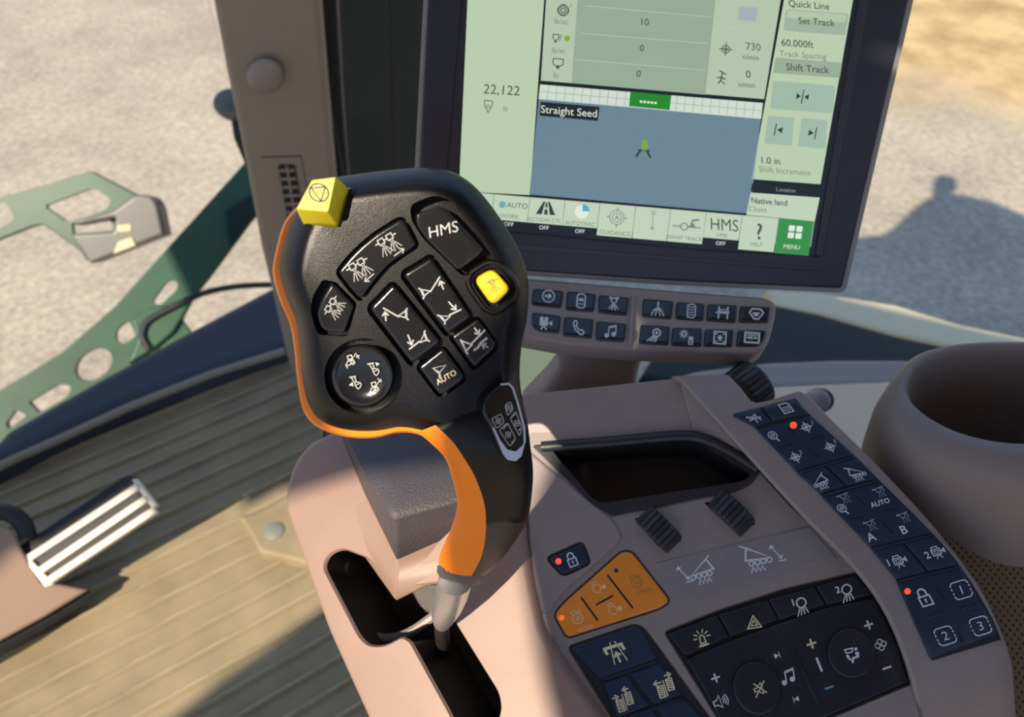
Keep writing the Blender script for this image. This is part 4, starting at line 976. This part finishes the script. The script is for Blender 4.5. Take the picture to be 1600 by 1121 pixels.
sic('line', 'track_symbol', [('l', [(0, -.9), (0, .9)], .14), ('f', [(-.8, -.4), (-.8, .4), (-.2, 0)]), ('f', [(.8, -.4), (.8, .4), (.2, 0)])], 1254, 151, 12, 5, .1)
sic('line', 'track_symbol', [('l', [(-.5, -.8), (-.5, .8)], .16), ('f', [(.5, -.45), (.5, .45), (-.25, 0)])], 1217, 203, 11, 5, .1)
sic('line', 'track_symbol', [('l', [(.5, -.8), (.5, .8)], .16), ('f', [(-.5, -.45), (-.5, .45), (.25, 0)])], 1269, 208, 11, 5, .1)
sic('line', 'section_symbol', [('f', [(-.9, .7), (-.25, -.8), (-.1, -.8), (-.35, .7)]), ('f', [(.9, .7), (.3, -.8), (.15, -.8), (.4, .7)]), ('f', [(-.1, .1), (.15, .1), (.2, .7), (-.15, .7)]), ('f', [(-.05, -.7), (.1, -.7), (.12, -.1), (-.08, -.1)])], 853, 326, 17, 4, 0, .8)
sic('line', 'menu_symbol', [('l', [(-.9, -.8), (.9, -.65)], .32), ('l', [(-.9, 0), (.9, .15)], .32), ('l', [(-.9, .8), (.9, .95)], .32)], 748, 324, 10, 0)
sic('dim', 'guidance_symbol', [('o', 0, 0, .8, .09), ('o', 0, 0, .5, .09)] + [('l', [(math.cos(t)*.8, math.sin(t)*.8), (math.cos(t)*1.1, math.sin(t)*1.1)], .12) for t in [k*PI/2 for k in range(4)]] + [('t', 'A', 0, 0, .5)], 964, 340, 14, 5)
sic('faint', 'line_symbol', [('l', [(0, -.8), (0, .7)], .1), ('o', 0, -.9, .2, .1), ('d', 0, .85, .18)], 1020, 345, 14, 5)
sic('dim', 'swap_symbol', [('l', [(-1.2, .2), (-.5, .2)], .1), ('o', -.2, .2, .3, .1), ('l', [(.1, .2), (1.2, .2)], .1), ('l', [(.3, .2), (.5, -.4), (1.0, -.5)], .16), ('f', [(.35, .15), (.6, -.2), (.75, .15)])], 1073, 351, 18, 5)
sic('teal', 'status_dot', [('d', 0, 0, 1)], 785, 320, 5.5)
sic('lime', 'status_dot', [('d', 0, 0, 1)], 886, 60, 4.5)
sic('lime', 'tractor_icon', [('f', [(-.5, .2), (-.3, -.9), (.3, -.9), (.5, .2)]), ('f', rect(-.35, .2, .35, .6))], 1007, 229, 11, 3)
sic('line', 'tractor_wheels', [('l', [(-.5, .2), (-1, 1)], .3), ('l', [(.5, .2), (1, 1)], .3), ('l', [(-.8, .1), (.8, .1)], .2)], 1006, 234, 11, 4)
sic('white', 'steering_disc', [('d', 0, 0, 1)], 909, 331, 11)
sic('cyan', 'steering_quarter', [('f', [(0, 0)] + [(math.cos(math.radians(a)), math.sin(math.radians(a))) for a in range(-90, 1, 10)])], 910, 330, 11, 3, lv=1)
for dx, dy in ((0, 0), (12, 1), (-1.5, 11), (10.5, 12)):
    mb = MB(); mb.poly(MO, h, rp([(1233+dx, 352+dy), (1242.5+dx, 352.8+dy), (1241.2+dx, 361.8+dy), (1231.8+dx, 361+dy)], 1.5, 2)); mb.build('menu_square', G['white'], scn, smooth=False)
for k_ in range(5):
    mb = MB(); mb.poly(MO, h, rp([(1000+k_*5.6, 157+k_*.5), (1004+k_*5.6, 157.4+k_*.5), (1003.5+k_*5.6, 161+k_*.5), (999.5+k_*5.6, 160.5+k_*.5)], .8, 2)); mb.build('light_bar_dot', G['white'], scn, smooth=False)
for a, b in (((915, 9), (1113, 27)), ((907, 52), (1106, 68)), ((898, 93), (1102, 110)), ((1125, 42), (1205, 48)), ((1195, 235), (1290, 243))):
    mb = MB(); mb.stroke(MO, h, [a, b], .9); mb.build('row_line', G['pale'], scn, smooth=False)

# ======== key bar below the monitor =======================================
SB = P3((830, 450, .520), (1200, 470, .520), (1000, 540, .500))
bar = thing('key_bar', 'brown bar of fourteen square black keys mounted below the monitor', 'keypad', SB.hit(990, 545))
mb = MB(); mb.prism(SB, rp([(806, 432, 8), (1092, 456, 20), (1198, 464, 8), (1214, 474, 10), (1212, 496, 14), (1201, 538, 14), (1183, 553, 12), (979, 545, 40), (882, 536, 20), (806, 522, 8)], 6), -.016, 0, 6)
mb.build('bar_body', M['deck'], bar)
mb = MB(); mb.prism(SB, rp([(987, 459, 3), (994, 460, 3), (988, 540, 3), (981, 539, 3)], 3), -.001, .0016, 2.5); mb.build('bar_rib', M['deck'], bar)
KEYS = [([(833, 450), (881, 454), (877, 480), (830, 475)], 'arrowo', (857, 463)), ([(886.5, 454), (932, 458.5), (928, 486), (884, 483)], 'car', (908, 470)), ([(936, 460), (984, 464), (980, 492), (935, 487)], 'spread', (959, 474)),
        ([(831.5, 487), (877, 493), (874, 520), (840, 516, 7), (831, 508, 5)], 'camfill', (852, 504)), ([(882, 494), (928, 498), (925, 528), (880, 523)], 'phone', (903, 512)), ([(932.5, 501), (980, 505), (976, 533), (930.5, 530)], 'note', (954, 518)),
        ([(1005, 466), (1053, 469.5), (1050, 497.5), (1003.5, 493.5)], 'fork', (1028, 483)), ([(1057.5, 471), (1102, 473.5), (1100, 500), (1056, 497.5)], 'pad', (1080, 486)), ([(1106, 474), (1152.5, 476), (1150.5, 503), (1104, 500)], 'frame', (1130, 488)), ([(1157, 477), (1205.5, 479), (1201.5, 503), (1155, 502.5)], 'gem', (1182, 490)),
        ([(1001, 506.5), (1047.5, 509), (1045.5, 538), (998.5, 535.5)], 'work', (1023, 524)), ([(1051.5, 511), (1098, 512), (1097, 540.5), (1049, 539)], 'gears', (1074, 527)), ([(1102, 513.5), (1148, 514), (1145, 541), (1100, 540)], 'homebox', (1125, 528)), ([(1153.5, 515), (1199, 515), (1196, 530, 8), (1185, 540, 6), (1150.5, 540)], 'card', (1175, 528))]
for p, ic, c in KEYS:
    mb = MB(); mb.prism(SB, rp(p, 4), -.001, .0016, 3.5); k = mb.build('bar_key', M['key'], bar)
    sym(k, SB, .0016+E, [(ic, c[0], c[1], 11.5, 4)])
mb = MB()
# neck that carries the bar
NP = [at(940, 520, .53), at(935, 560, .54), at(920, 590, .55), at(912, 625, .56)]
for p, w in zip(NP, (.034, .030, .034, .04)): pass
rr = []
for p, wx, wy in zip(NP, (.034, .029, .033, .045), (.012, .014, .016, .02)):
    rr.append([p + RT*wx*math.copysign(abs(math.cos(t))**.6, math.cos(t)) + Vector((0, 1, 0))*wy*math.copysign(abs(math.sin(t))**.6, math.sin(t)) for t in [2*PI*k/24 for k in range(24)]])
mb.loft(rr); mb.build('bar_neck', M['deck'], bar)
# ======== setting and surroundings =========================================
FL = PZ(0.0); GR = -1.2
mb = MB(); g = 40
mb.box((5, 12, GR-.05), (30, 0, 0), (0, 30, 0), (0, 0, .05)); struct('ground', mb, M['ground'], smooth=False)
AX = math.radians(36); XD = Vector((math.cos(AX), math.sin(AX), 0)); YD = Vector((-math.sin(AX), math.cos(AX), 0))
# cab floor and ribbed mat: edge along the sill
Aw, Bw = FL.hit(14, 717), FL.hit(440, 545)
e = (Bw-Aw).normalized(); nrm = Vector((e.y, -e.x, 0))    # towards the operator
p0 = Aw - e*.5; 
mb = MB(); L = 1.42; W = 1.6
mb.loft([[p0 + Z*-.07, p0+e*L + Z*-.07, p0+e*L+nrm*W + Z*-.07, p0+nrm*W + Z*-.07], [p0 + Z*-.012, p0+e*L + Z*-.012, p0+e*L+nrm*W + Z*-.012, p0+nrm*W + Z*-.012]])
struct('floor', mb, M['brown'], smooth=False)
mb = MB(); n = 300; rows = []
rd = (FL.hit(250, 910) - FL.hit(0, 1043)).normalized(); rn = Vector((rd.y, -rd.x, 0))
mo = p0 + e*.02 + nrm*.01
pitch = .038
prof = []
y = 0
while y < W - .05:
    for dy, dz in ((0, 0), (.025, 0), (.0275, .005), (.029, .0065), (.033, .0065), (.0345, .005), (.037, 0)): prof.append((y+dy, dz))
    y += pitch
for side in (0, L-.04):
    rows.append([mo + e*side + nrm*yy + Z*(zz + .0) for yy, zz in prof] )
mb.loft([[r[0] - Z*.012] + r + [r[-1] - Z*.012] for r in rows])
mt = mb.build('floor_mat', M['mat'], sharp=20); mt.data.materials.append(M['ridge'])
for p in mt.data.polygons:
    if p.normal.z > .995 and mt.data.vertices[p.vertices[0]].co.z + mt.location.z > .0045: p.material_index = 1
tag(mt, 'dusty ribbed rubber floor mat beside the console', 'floor mat')
# sill beam
SI = PZ(.045)
mb = MB(); mb.prism(SI, [(-140, 742), (-10, 690), (9, 669), (150, 590), (288, 516), (440, 436), (520, 396), (520, 500), (440, 543), (201, 631), (16, 715), (-140, 790)], -.055, 0, 16)
o = struct('trim_1', mb, M['sill'], sharp=60); o['label'] = 'blue-black door sill beam'
mb = MB(); mb.tube([PZ(.035).hit(x, y) for x, y in ((-60, 760), (14, 722), (90, 688), (201, 637), (330, 585), (445, 549))], .008, 8); o = struct('trim_2', mb, M['edge'])
# pillar
PP = Pl(Vector((0, 1.0, 0)), Vector((.12, -1, 0)))
pil = thing('cab_pillar', 'beige cab corner pillar with round cap and black vent', 'pillar', PP.hit(500, 560)); pil['kind'] = 'thing'
mb = MB(); mb.prism(PP, [(310, -120), (332, 0), (352, 105), (385, 265), (408, 390), (428, 470), (448, 560), (478, 640), (560, 640), (545, 500), (528, 330), (512, 150), (500, 0), (488, -120)], -.06, 0, 10); mb.build('pillar_trim', M['pillar'], pil, sharp=50)
mb = MB(); 
dome = [[PP.hit(414+29*q*math.cos(t), 118+28*q*math.sin(t), h) for t in [2*PI*k/32 for k in range(32)]] for q, h in ((1, -.002), (1.0, .006), (.93, .011), (.8, .0135), (.5, .0145), (.2, .015))]
mb.loft(dome); mb.build('round_cap', M['cap'], pil)
mb = MB(); mb.prism(PP, rp([(434, 258, 3), (461, 258, 3), (474, 340, 3), (450, 346, 3)], 3), -.002, .0015); v = mb.build('vent_grille', M['seal'], pil); v['label'] = 'black vent grille'
mb = MB()
for i in range(6):
    yy = 266 + i*13; x0 = 436 + i*2.4; mb.prism(PP, rp([(x0, yy), (x0+24, yy-1), (x0+25, yy+2.5), (x0+1, yy+3.5)], 1), .001, .005)
x = 447
mb.prism(PP, [(446, 259), (449, 259), (463, 342), (460, 342)], .001, .004)
mb.build('vent_slats', M['pillar'], v)
mb = MB(); mb.stroke(PP, .0008, [(410, 246), (470, 244)], 2); mb.stroke(PP, .0008, [(470, 244), (486, 330)], 1.2); mb.build('panel_seam', M['foot'], pil)
# black seal next to the pillar and dark panel beyond the windscreen
mb = MB(); mb.prism(Pl(Vector((0, 1.04, 0)), Vector((.12, -1, 0))), [(480, -120), (514, -120), (526, 0), (534, 150), (545, 300), (560, 480), (520, 480), (505, 150)], -.05, 0, 3); o = struct('trim_3', mb, M['seal'])
HP = Pl(at(580, 100, 1.9), Vector((.45, -1, 0)))
hd = thing('engine_cover', 'dark green upright engine cover panel between pillar and monitor', 'engine cover', HP.hit(620, 640))
mb = MB(); mb.prism(HP, rp([(505, -200, 4), (740, -200, 4), (770, 400, 4), (780, 640, 4), (560, 640, 4), (530, 300, 4)], 4), -.5, 0, 6); mb.build('side_panel', M['hood'], hd)
mb = MB(); mb.prism(HP, [(606, -200), (609, -200), (628, 600), (624, 600)], -.004, .004, 1); mb.build('panel_joint', M['seal'], hd)
# windows
def pane(name, a, b, z0, z1):
    d = (b-a).normalized(); n = Vector((d.y, -d.x, 0))*.003
    mb = MB(); mb.loft([[Vector((q.x, q.y, z)) for q in (a-n, b-n, b+n, a+n)] for z in (z0, z1)])
    return struct(name, mb, M['glass'], smooth=False)
wa, wb = SI.hit(-140, 715), SI.hit(445, 445)
pane('window_1', wa, wb, .046, 1.75)
wc, wd = Vector((-.25, 1.0, 0)), Vector((1.2, .46, 0))
pane('window_2', wc, wd, .32, 1.75)
# ---- outside left: handrail bracket with lamp
OB = Pl(at(150, 340, 2.05), Vector((.15, -.75, .55)))
br = thing('handrail_bracket', 'green slotted bracket with a grey-brown lamp block at its end', 'bracket', OB.hit(100, 400))
mb = MB(); mb.prism(OB, rp([(-60, 330, 6), (0, 309, 4), (70, 289, 4), (142, 267, 6), (215, 305, 6), (250, 312, 8), (255, 365, 6), (140, 412, 8), (122, 390, 4), (70, 352, 8), (56, 352, 8), (0, 374, 6), (-60, 398, 6)], 4), -.02, 0, 2)
c1 = MB(); c1.prism(OB, rp([(68, 322, 8), (145, 293, 10), (176, 312, 10), (165, 328, 8), (105, 348, 8)], 5), -.1, .1, href=0)
c2 = MB(); c2.prism(OB, rp([(-30, 318, 4), (8, 315, 8), (24, 342, 8), (2, 356, 6), (-30, 366, 4)], 5), -.1, .1, href=0)
c3 = MB(); c3.prism(OB, rp([(112, 349, 3), (172, 343, 4), (178, 360, 4), (113, 366, 3)], 4), -.1, .1, href=0)
mb.build('bracket_plate', M['green'], br, cuts=[c1, c2, c3], sharp=30)
mb = MB(); mb.prism(OB, rp([(176, 330, 8), (212, 304, 8), (236, 305, 8), (246, 320, 6), (256, 367, 4), (212, 384, 4), (140, 413, 6), (128, 392, 6), (112, 372, 4), (112, 366, 3), (178, 362, 4), (180, 340, 4), (125, 350, 4), (112, 352, 3), (120, 345, 4)], 4), -.05, .03, 4)
lb = mb.build('lamp_block', M['lens'], br); lb['label'] = 'grey-brown lamp block'
mb = MB(); mb.prism(OB, rp([(184, 378), (206, 370), (213, 384), (176, 398)], 3), .028, .034, 2); mb.build('lamp_lens', M['lensp'], lb)
mb = MB(); mb.prism(OB, rp([(182, 352), (205, 350), (206, 362), (184, 364)], 3), .028, .033, 2); mb.build('lamp_lens', M['lensp'], lb)
# green diagonal frame with holes
GF = Pl(at(200, 500, 1.95), Vector((.25, -.6, .6)))
gf = thing('step_frame', 'green diagonal steel step frame pierced with round and oval holes', 'frame', GF.hit(200, 620))
mb = MB(); mb.prism(GF, rp([(-80, 655, 4), (0, 610, 4), (95, 552, 4), (178, 480, 4), (270, 378, 4), (384, 252, 4), (440, 240, 4), (450, 290, 4), (395, 342, 4), (330, 430, 8), (300, 468, 12), (284, 500, 6), (300, 520, 6), (220, 640, 4), (60, 760, 4), (-80, 840, 4)], 4), -.03, 0, 2)
cs = []
for p in (ell(146, 570, 32, 22, 24, -.6), rp([(236, 472, 8), (262, 436, 8), (278, 440, 9), (277, 452, 9), (250, 478, 8)], 6), rp([(196, 502, 8), (203, 504, 6), (213, 524, 4), (196, 538, 8), (180, 534, 8), (180, 516, 8)], 5), rp([(44, 629, 3), (92, 600, 10), (112, 604, 10), (108, 618, 8), (60, 646, 3)], 5), rp([(8, 662, 4), (24, 640, 4), (42, 650, 4), (12, 672, 4)], 3)):
    c = MB(); c.prism(GF, p, -.2, .2, href=0); cs.append(c)
mb.build('frame_plate', M['green'], gf, cuts=cs, sharp=30)
mb = MB(); mb.prism(GF, rp([(352, 330, 3), (400, 300, 3), (400, 332, 3), (360, 385, 3)], 3), -.002, .012, 2); mb.build('cross_plate', M['hood'], gf)
mb = MB(); mb.prism(GF, rp([(205, 500, 3), (232, 482, 3), (300, 470, 3), (270, 520, 3), (240, 545, 3), (200, 570, 3), (216, 530, 3)], 3), -.02, .015, 3); mb.build('hinge_plate', M['green'], gf)
mb = MB(); mb.tube([GF.hit(x, y, .02) for x, y in spl([(232, 545), (222, 525), (228, 505), (250, 490), (290, 470), (330, 455), (380, 447), (440, 445)], 4, False)], .008, 8)
tag(mb.build('rubber_hose', M['rubber']), 'thin black hose curving over the green frame to the pillar', 'hose')
# marker lamp peeking out behind the pillar
ml = thing('marker_lamp', 'small round dark lamp peeping out left of the pillar', 'lamp', at(362, 185, 1.6))
mb = MB(); C0 = at(364, 163, 1.6)
mb.loft([[C0 + RT*.040*q*math.cos(t) + UP*.032*q*math.sin(t) - FW*h for t in [2*PI*k/28 for k in range(28)]] for q, h in ((.8, -.03), (1, -.01), (1, .005), (.85, .016), (.5, .022))]); mb.build('lamp_head', M['lens'], ml)
mb = MB(); mb.tube([at(366, 175, 1.62), at(372, 215, 1.62), at(392, 262, 1.72), at(412, 330, 1.92)], .009, 8); mb.build('lamp_stalk', M['rubber'], ml)
# ---- right side outside: cream strip in place of sunlit ground, green fender, grey lip, ledge
def slab(name, m, pts, d, th, lab, cat, b=4, kind=None):
    S = d if isinstance(d, Pl) else P3(*d); mb = MB(); mb.prism(S, rp(pts, 4), -th, 0, b); o = mb.build(name, M[m], sharp=60)
    if kind: o['kind'] = kind
    if lab: tag(o, lab, cat)
    return o
slab('sunlit_ground_strip', 'cream', [(1195, 452), (1290, 458), (1400, 476), (1500, 506), (1760, 560), (1760, 600), (1540, 553), (1400, 523), (1280, 490), (1212, 478)], PZ(.10), .10, 'pale strip in place of sunlit ground outside the right window', 'ground strip')  # added strip standing for a sunlit band of ground
slab('green_fender', 'fender', [(1000, 455), (1212, 474), (1280, 488), (1400, 522), (1540, 552), (1700, 590), (1600, 640), (1300, 620), (1050, 600), (998, 590), (1030, 540)], ((1000, 470, 1.36), (1600, 560, 1.36), (1200, 620, 1.14)), .03, 'dark green fender seen between key bar and cup holder', 'fender', 8)
slab('trim_4', 'greytrim', [(1040, 590), (1090, 576), (1200, 563), (1300, 559), (1470, 559), (1500, 600), (1300, 606), (1150, 612), (1040, 610)], ((1040, 580, 1.02), (1460, 560, 1.02), (1200, 612, .96)), .03, None, None, 10, 'structure')
slab('wall_right', 'ledge', [(1130, 606), (1200, 602), (1300, 597), (1480, 590), (1500, 760), (1250, 760), (1150, 680)], ((1150, 605, .96), (1460, 590, .96), (1300, 740, .74)), .03, None, None, 8, 'structure')
kb = thing('round_stud', 'small grey round stud behind the top of the button strip', 'stud', at(1285, 640, .80))
mb = MB(); C0 = at(1282, 627, .80)
mb.loft([[C0 + RT*.010*q*math.cos(t) + UP*.011*q*math.sin(t) - FW*h for t in [2*PI*k/24 for k in range(24)]] for q, h in ((1.0, -.02), (1.05, 0), (.9, .005), (.5, .008))]); mb.build('stud_head', M['greytrim'], kb)
mb = MB(); mb.loft([[C0 + RT*.006 + RT*.013*q*math.cos(t) + UP*.013*q*math.sin(t) - FW*h for t in [2*PI*k/24 for k in range(24)]] for q, h in ((.8, -.03), (1, -.022), (1, -.012), (.9, -.008))]); mb.build('stud_base', M['rubber'], kb)
slab('sunlit_ground_plate', 'cream2', [(800, 515), (900, 530), (890, 700), (800, 700)], ((800, 520, 1.38), (900, 530, 1.38), (850, 600, 1.37)), .02, 'pale yellow-green plate in place of sunlit ground, low between lever and key bar neck', 'panel')  # added plate, coloured bright to stand for sunlit ground
# ---- cup holder
CT = P3((1430, 610, .455), (1700, 610, .430), (1560, 690, .418))
cu = thing('cup_holder', 'large taupe cup holder with a deep round well', 'cup holder', at(1560, 830, .52))
opn = spl([(1418, 608), (1424, 585), (1445, 563), (1490, 547), (1560, 541), (1640, 544), (1710, 560), (1745, 590), (1750, 620), (1730, 655), (1680, 678), (1620, 688), (1560, 686), (1500, 672), (1455, 650), (1428, 628)], 5)
otr = spl([(1372, 618), (1390, 580), (1425, 545), (1470, 530), (1540, 524), (1640, 526), (1740, 540), (1800, 580), (1815, 630), (1790, 690), (1710, 730), (1620, 742), (1540, 730), (1450, 700), (1395, 662)], 16)
otr = resample(otr + [otr[0]], 97)[:-1]; opn = resample(opn + [opn[0]], 97)[:-1]
def align(a, b):
    k = min(range(len(b)), key=lambda i: math.dist(a[0], b[i])); return b[k:] + b[:k]
otr = align(opn, otr)
def cr(t, h): return [CT.hit(lerp(a[0], b[0], t), lerp(a[1], b[1], t), 0) + CT.n*h for a, b in zip(opn, otr)]
cen = sum(cr(0, 0), Vector())/96
def scale(r, k, h): return [cen + (p-cen)*k + CT.n*h for p in r]
R0, R1 = cr(0, 0), cr(1, 0)
mb = MB()
mb.loft([scale(R0, .55, -.085), scale(R0, .80, -.083), scale(R0, .86, -.075), scale(R0, .96, -.012), scale(R0, .985, -.004), cr(.06, -.0012), cr(.2, 0), cr(.45, -.0005), cr(.72, -.004), cr(.92, -.010), scale(R1, 1.02, -.020), scale(R1, 1.06, -.045), scale(R1, 1.10, -.085), scale(R1, 1.13, -.14)], True, True)
mb.build('cup_body', M['cup'], cu, sharp=60)
mb = MB(); mb.box((.86, -.25, .55), (.02, 0, 0), (0, .62, 0), (0, 0, .45)); struct('shade_wall_right', mb, M['cup'], smooth=False)  # unseen panel added to block sky light from the right
# perforated seat side
slab('perforated_panel', 'perf', [(1380, 780), (1480, 815), (1640, 880), (1700, 900), (1700, 1300), (1400, 1300)], ((1480, 820, .452), (1640, 880, .445), (1560, 1121, .430)), .02, 'brown perforated panel at the right edge beyond the button strip', 'panel')
# ---- pedal
PD = Pl(at(140, 830, 1.11), Vector((.05, -.45, .9)))
pd = thing('foot_pedal', 'metal foot pedal with three bright bars over black rubber', 'pedal', FL.hit(130, 870))
mb = MB(); mb.prism(PD, rp([(22, 858, 6), (196, 742, 8), (212, 744, 6), (245, 790, 5), (240, 804, 5), (76, 916, 6), (60, 912, 4)], 4), -.012, 0, 3); mb.build('pedal_plate', M['rubber'], pd)
mb = MB()
for a, b, w in (((44, 872), (215, 760), 11), ((60, 893), (228, 779), 11), ((74, 908), (242, 796), 11)):
    d = (Vector(b)-Vector(a)).normalized(); n = Vector((-d.y, d.x))*w/2; a, b = Vector(a), Vector(b)
    mb2 = MB(); mb2.prism(PD, rp([tuple(a+n), tuple(b+n), tuple(b-n), tuple(a-n)], 2), -.001, .010, 2); mb2.build('pedal_bar', M['metal'], pd)
mb.prism(PD, rp([(205, 749), (214, 748), (246, 790), (238, 796)], 2), -.002, .007, 2); mb.build('pedal_end', M['metal'], pd)
mb = MB(); mb.prism(PD, rp([(36, 874), (42, 868), (84, 912), (70, 918)], 2), -.002, .006, 2); mb.build('pedal_end', M['metal'], pd)
mb = MB(); mb.tube([PD.hit(135, 835, -.010), PD.hit(120, 830, -.06), FL.hit(150, 790, .0)], .012, 10); mb.build('pedal_arm', M['rubber'], pd)
# brown boot at the far left
BP = Pl(at(40, 900, 1.08), CAM - at(40, 900, 1.08))
st = thing('column_cover', 'brown plastic column cover at the left edge beside the pedal', 'cover', FL.hit(0, 960))
mb = MB(); mb.prism(BP, rp([(-160, 800, 10), (-20, 818, 16), (18, 824, 14), (30, 850, 10), (62, 905, 8), (140, 922, 4), (70, 965, 4), (0, 1003, 4), (-160, 1080, 6)], 5), -.07, 0, 6); mb.build('cover_body', M['brown'], st, sharp=50)
mb = MB(); mb.tube([BP.hit(x, y, -.02) for x, y in ((-160, 1092), (0, 1012), (72, 972), (142, 928))], .008, 8); mb.build('cover_seal', M['rubber'], st)
mb = MB(); mb.tube([BP.hit(x, y, -.01) for x, y in spl([(-40, 806), (0, 800), (22, 806), (38, 822), (44, 842)], 3, False)], .012, 8); mb.build('cover_lip', M['rubber'], st)
# floor bolt on its raised pad
bt = thing('floor_bolt', 'dusty round-headed bolt on the mat beside the console', 'bolt', FL.hit(432, 845))
mb = MB(); C0 = FL.hit(433, 842)
mb.loft([[C0 + Vector((math.cos(t)*.021*q, math.sin(t)*.021*q, h)) for t in [2*PI*k/28 for k in range(28)]] for q, h in ((1.1, .0), (1.1, .006), (.9, .007), (.88, .018), (.75, .024), (.4, .027))]); mb.build('bolt_head', M['bolt'], bt)
fp = MB(); fp.prism(PZ(.022), rp([(372, 806, 6), (400, 800, 8), (470, 760, 8), (560, 800, 8), (480, 880, 6), (405, 862, 8), (392, 836, 8)], 5), -.03, 0, 6)
tag(fp.build('floor_bracket', M['mat']), 'low raised dusty bracket on the mat next to the bolt', 'bracket')
# ======== camera and light =================================================
cd = bpy.data.cameras.new('camera'); cd.sensor_width = 36; cd.lens = 36*F/1600; cd.clip_start = .01; cd.clip_end = 200
cam = bpy.data.objects.new('camera', cd); COL.objects.link(cam); cam.location = CAM; cam.rotation_euler = (PI/2 - PITCH, 0, 0)
cd.dof.use_dof = True; cd.dof.focus_distance = .37; cd.dof.aperture_fstop = 11
sc_ = bpy.context.scene; sc_.camera = cam
sc_.view_settings.view_transform = 'Standard'; sc_.view_settings.look = 'None'; sc_.view_settings.gamma = 1; sc_.view_settings.exposure = EXPO
sd = SUN.normalized()
sl = bpy.data.lights.new('sun', 'SUN'); sl.energy = SUNE; sl.angle = math.radians(.6); sl.color = (1, .86, .67)
so_ = bpy.data.objects.new('sun', sl); COL.objects.link(so_); so_.rotation_euler = sd.to_track_quat('-Z', 'Y').to_euler(); so_.location = (-2, -2, 4)
w = bpy.data.worlds.new('sky'); sc_.world = w; w.use_nodes = True
nt = w.node_tree; N = nt.nodes; L_ = nt.links; bg = N['Background']
tc = N.new('ShaderNodeTexCoord'); sx = N.new('ShaderNodeSeparateXYZ'); L_.new(tc.outputs['Generated'], sx.inputs[0])
r = N.new('ShaderNodeValToRGB'); r.color_ramp.elements[0].position = 0; r.color_ramp.elements[0].color = (.66, .78, .98, 1); r.color_ramp.elements[1].position = .6; r.color_ramp.elements[1].color = (.36, .56, .98, 1)
L_.new(sx.outputs['Z'], r.inputs['Fac']); L_.new(r.outputs['Color'], bg.inputs['Color']); bg.inputs['Strength'].default_value = SKYE
# ======== cab roof (above the frame): throws the shade and the cab's shadow on the ground, openings invented for the sun patches
def slabxy(mb, pts, z0, z1):
    pts = ccw(pts); mb.loft([[Vector((x, y, z)) for x, y in pts] for z in (z0, z1)]); return mb
sdir = SUN.normalized()
def toroof(p, z=1.75): q = p + sdir*((z-p.z)/sdir.z); return (q.x, q.y)
roof = [(-1.85, .42), (.02, .42), (.18, .46), (.30, .47), (.40, .56), (.52, .69), (.64, .79), (.74, .845), (.86, .83), (.98, .77), (1.10, .62), (1.3, .35), (1.35, -1.7), (-1.85, -1.7)]
sun_cutout = [(-1.80, -.955), (-1.575, -.935), (-1.555, -.865)] + [toroof(PD.hit(*q, .01)) for q in ((60, 852), (200, 762), (236, 800))] + [toroof(FL.hit(*q)) for q in ((380, 797), (440, 764))] + [(-1.0, -.725), (-.95, -.72), (-.74, -.685), (-.66, -.655), (-.60, -.645), (-.565, -.64), (-.555, -.52), (-.52, -.48), (-.46, -.475), (-.437, -.53), (-.46, -.582), (-.515, -.635), (-.532, -.668), (-.55, -.705), (-.552, -.80), (-.53, -1.2), (-.93, -1.25), (-.95, -.83), (-1.18, -1.03), (-1.33, -1.16), (-1.60, -1.42), (-1.80, -1.58)]  # invented opening, traced back along the sun from the wanted lit areas
mb = slabxy(MB(), roof, 1.75, 1.83)
c = slabxy(MB(), sun_cutout, 1.5, 2.1)
strip_pts = [PZ(.10).hit(x, y) for x, y in ((1185, 448), (1420, 468), (1780, 545), (1780, 605), (1540, 560), (1280, 497))]
c2 = slabxy(MB(), [toroof(p, 1.75) for p in strip_pts], 1.5, 2.1)  # second invented slot, lets sun onto the pale ground strip
struct('ceiling_sun_mask', mb, M['pillar'], cuts=[c, c2], smooth=False)
bc = thing('roof_beacon', 'round beacon lamp on the cab roof whose shadow falls on the gravel', 'beacon', Vector((.715, .80, 1.83)))
mb = MB(); C0 = Vector((.715, .80, 1.83))
mb.loft([[C0 + Vector((math.cos(t)*r_, math.sin(t)*r_, h)) for t in [2*PI*k/24 for k in range(24)]] for r_, h in ((.045, 0), (.045, .05), (.035, .06), (.035, .09))]); mb.build('beacon_base', M['rubber'], bc)
mb = MB(); mb.loft([[C0 + Vector((math.cos(t)*r_, math.sin(t)*r_, h)) for t in [2*PI*k/24 for k in range(24)]] for r_, h in ((.05, .09), (.06, .12), (.06, .18), (.045, .21), (.015, .225))]); mb.build('beacon_lens', M['orange'], bc)
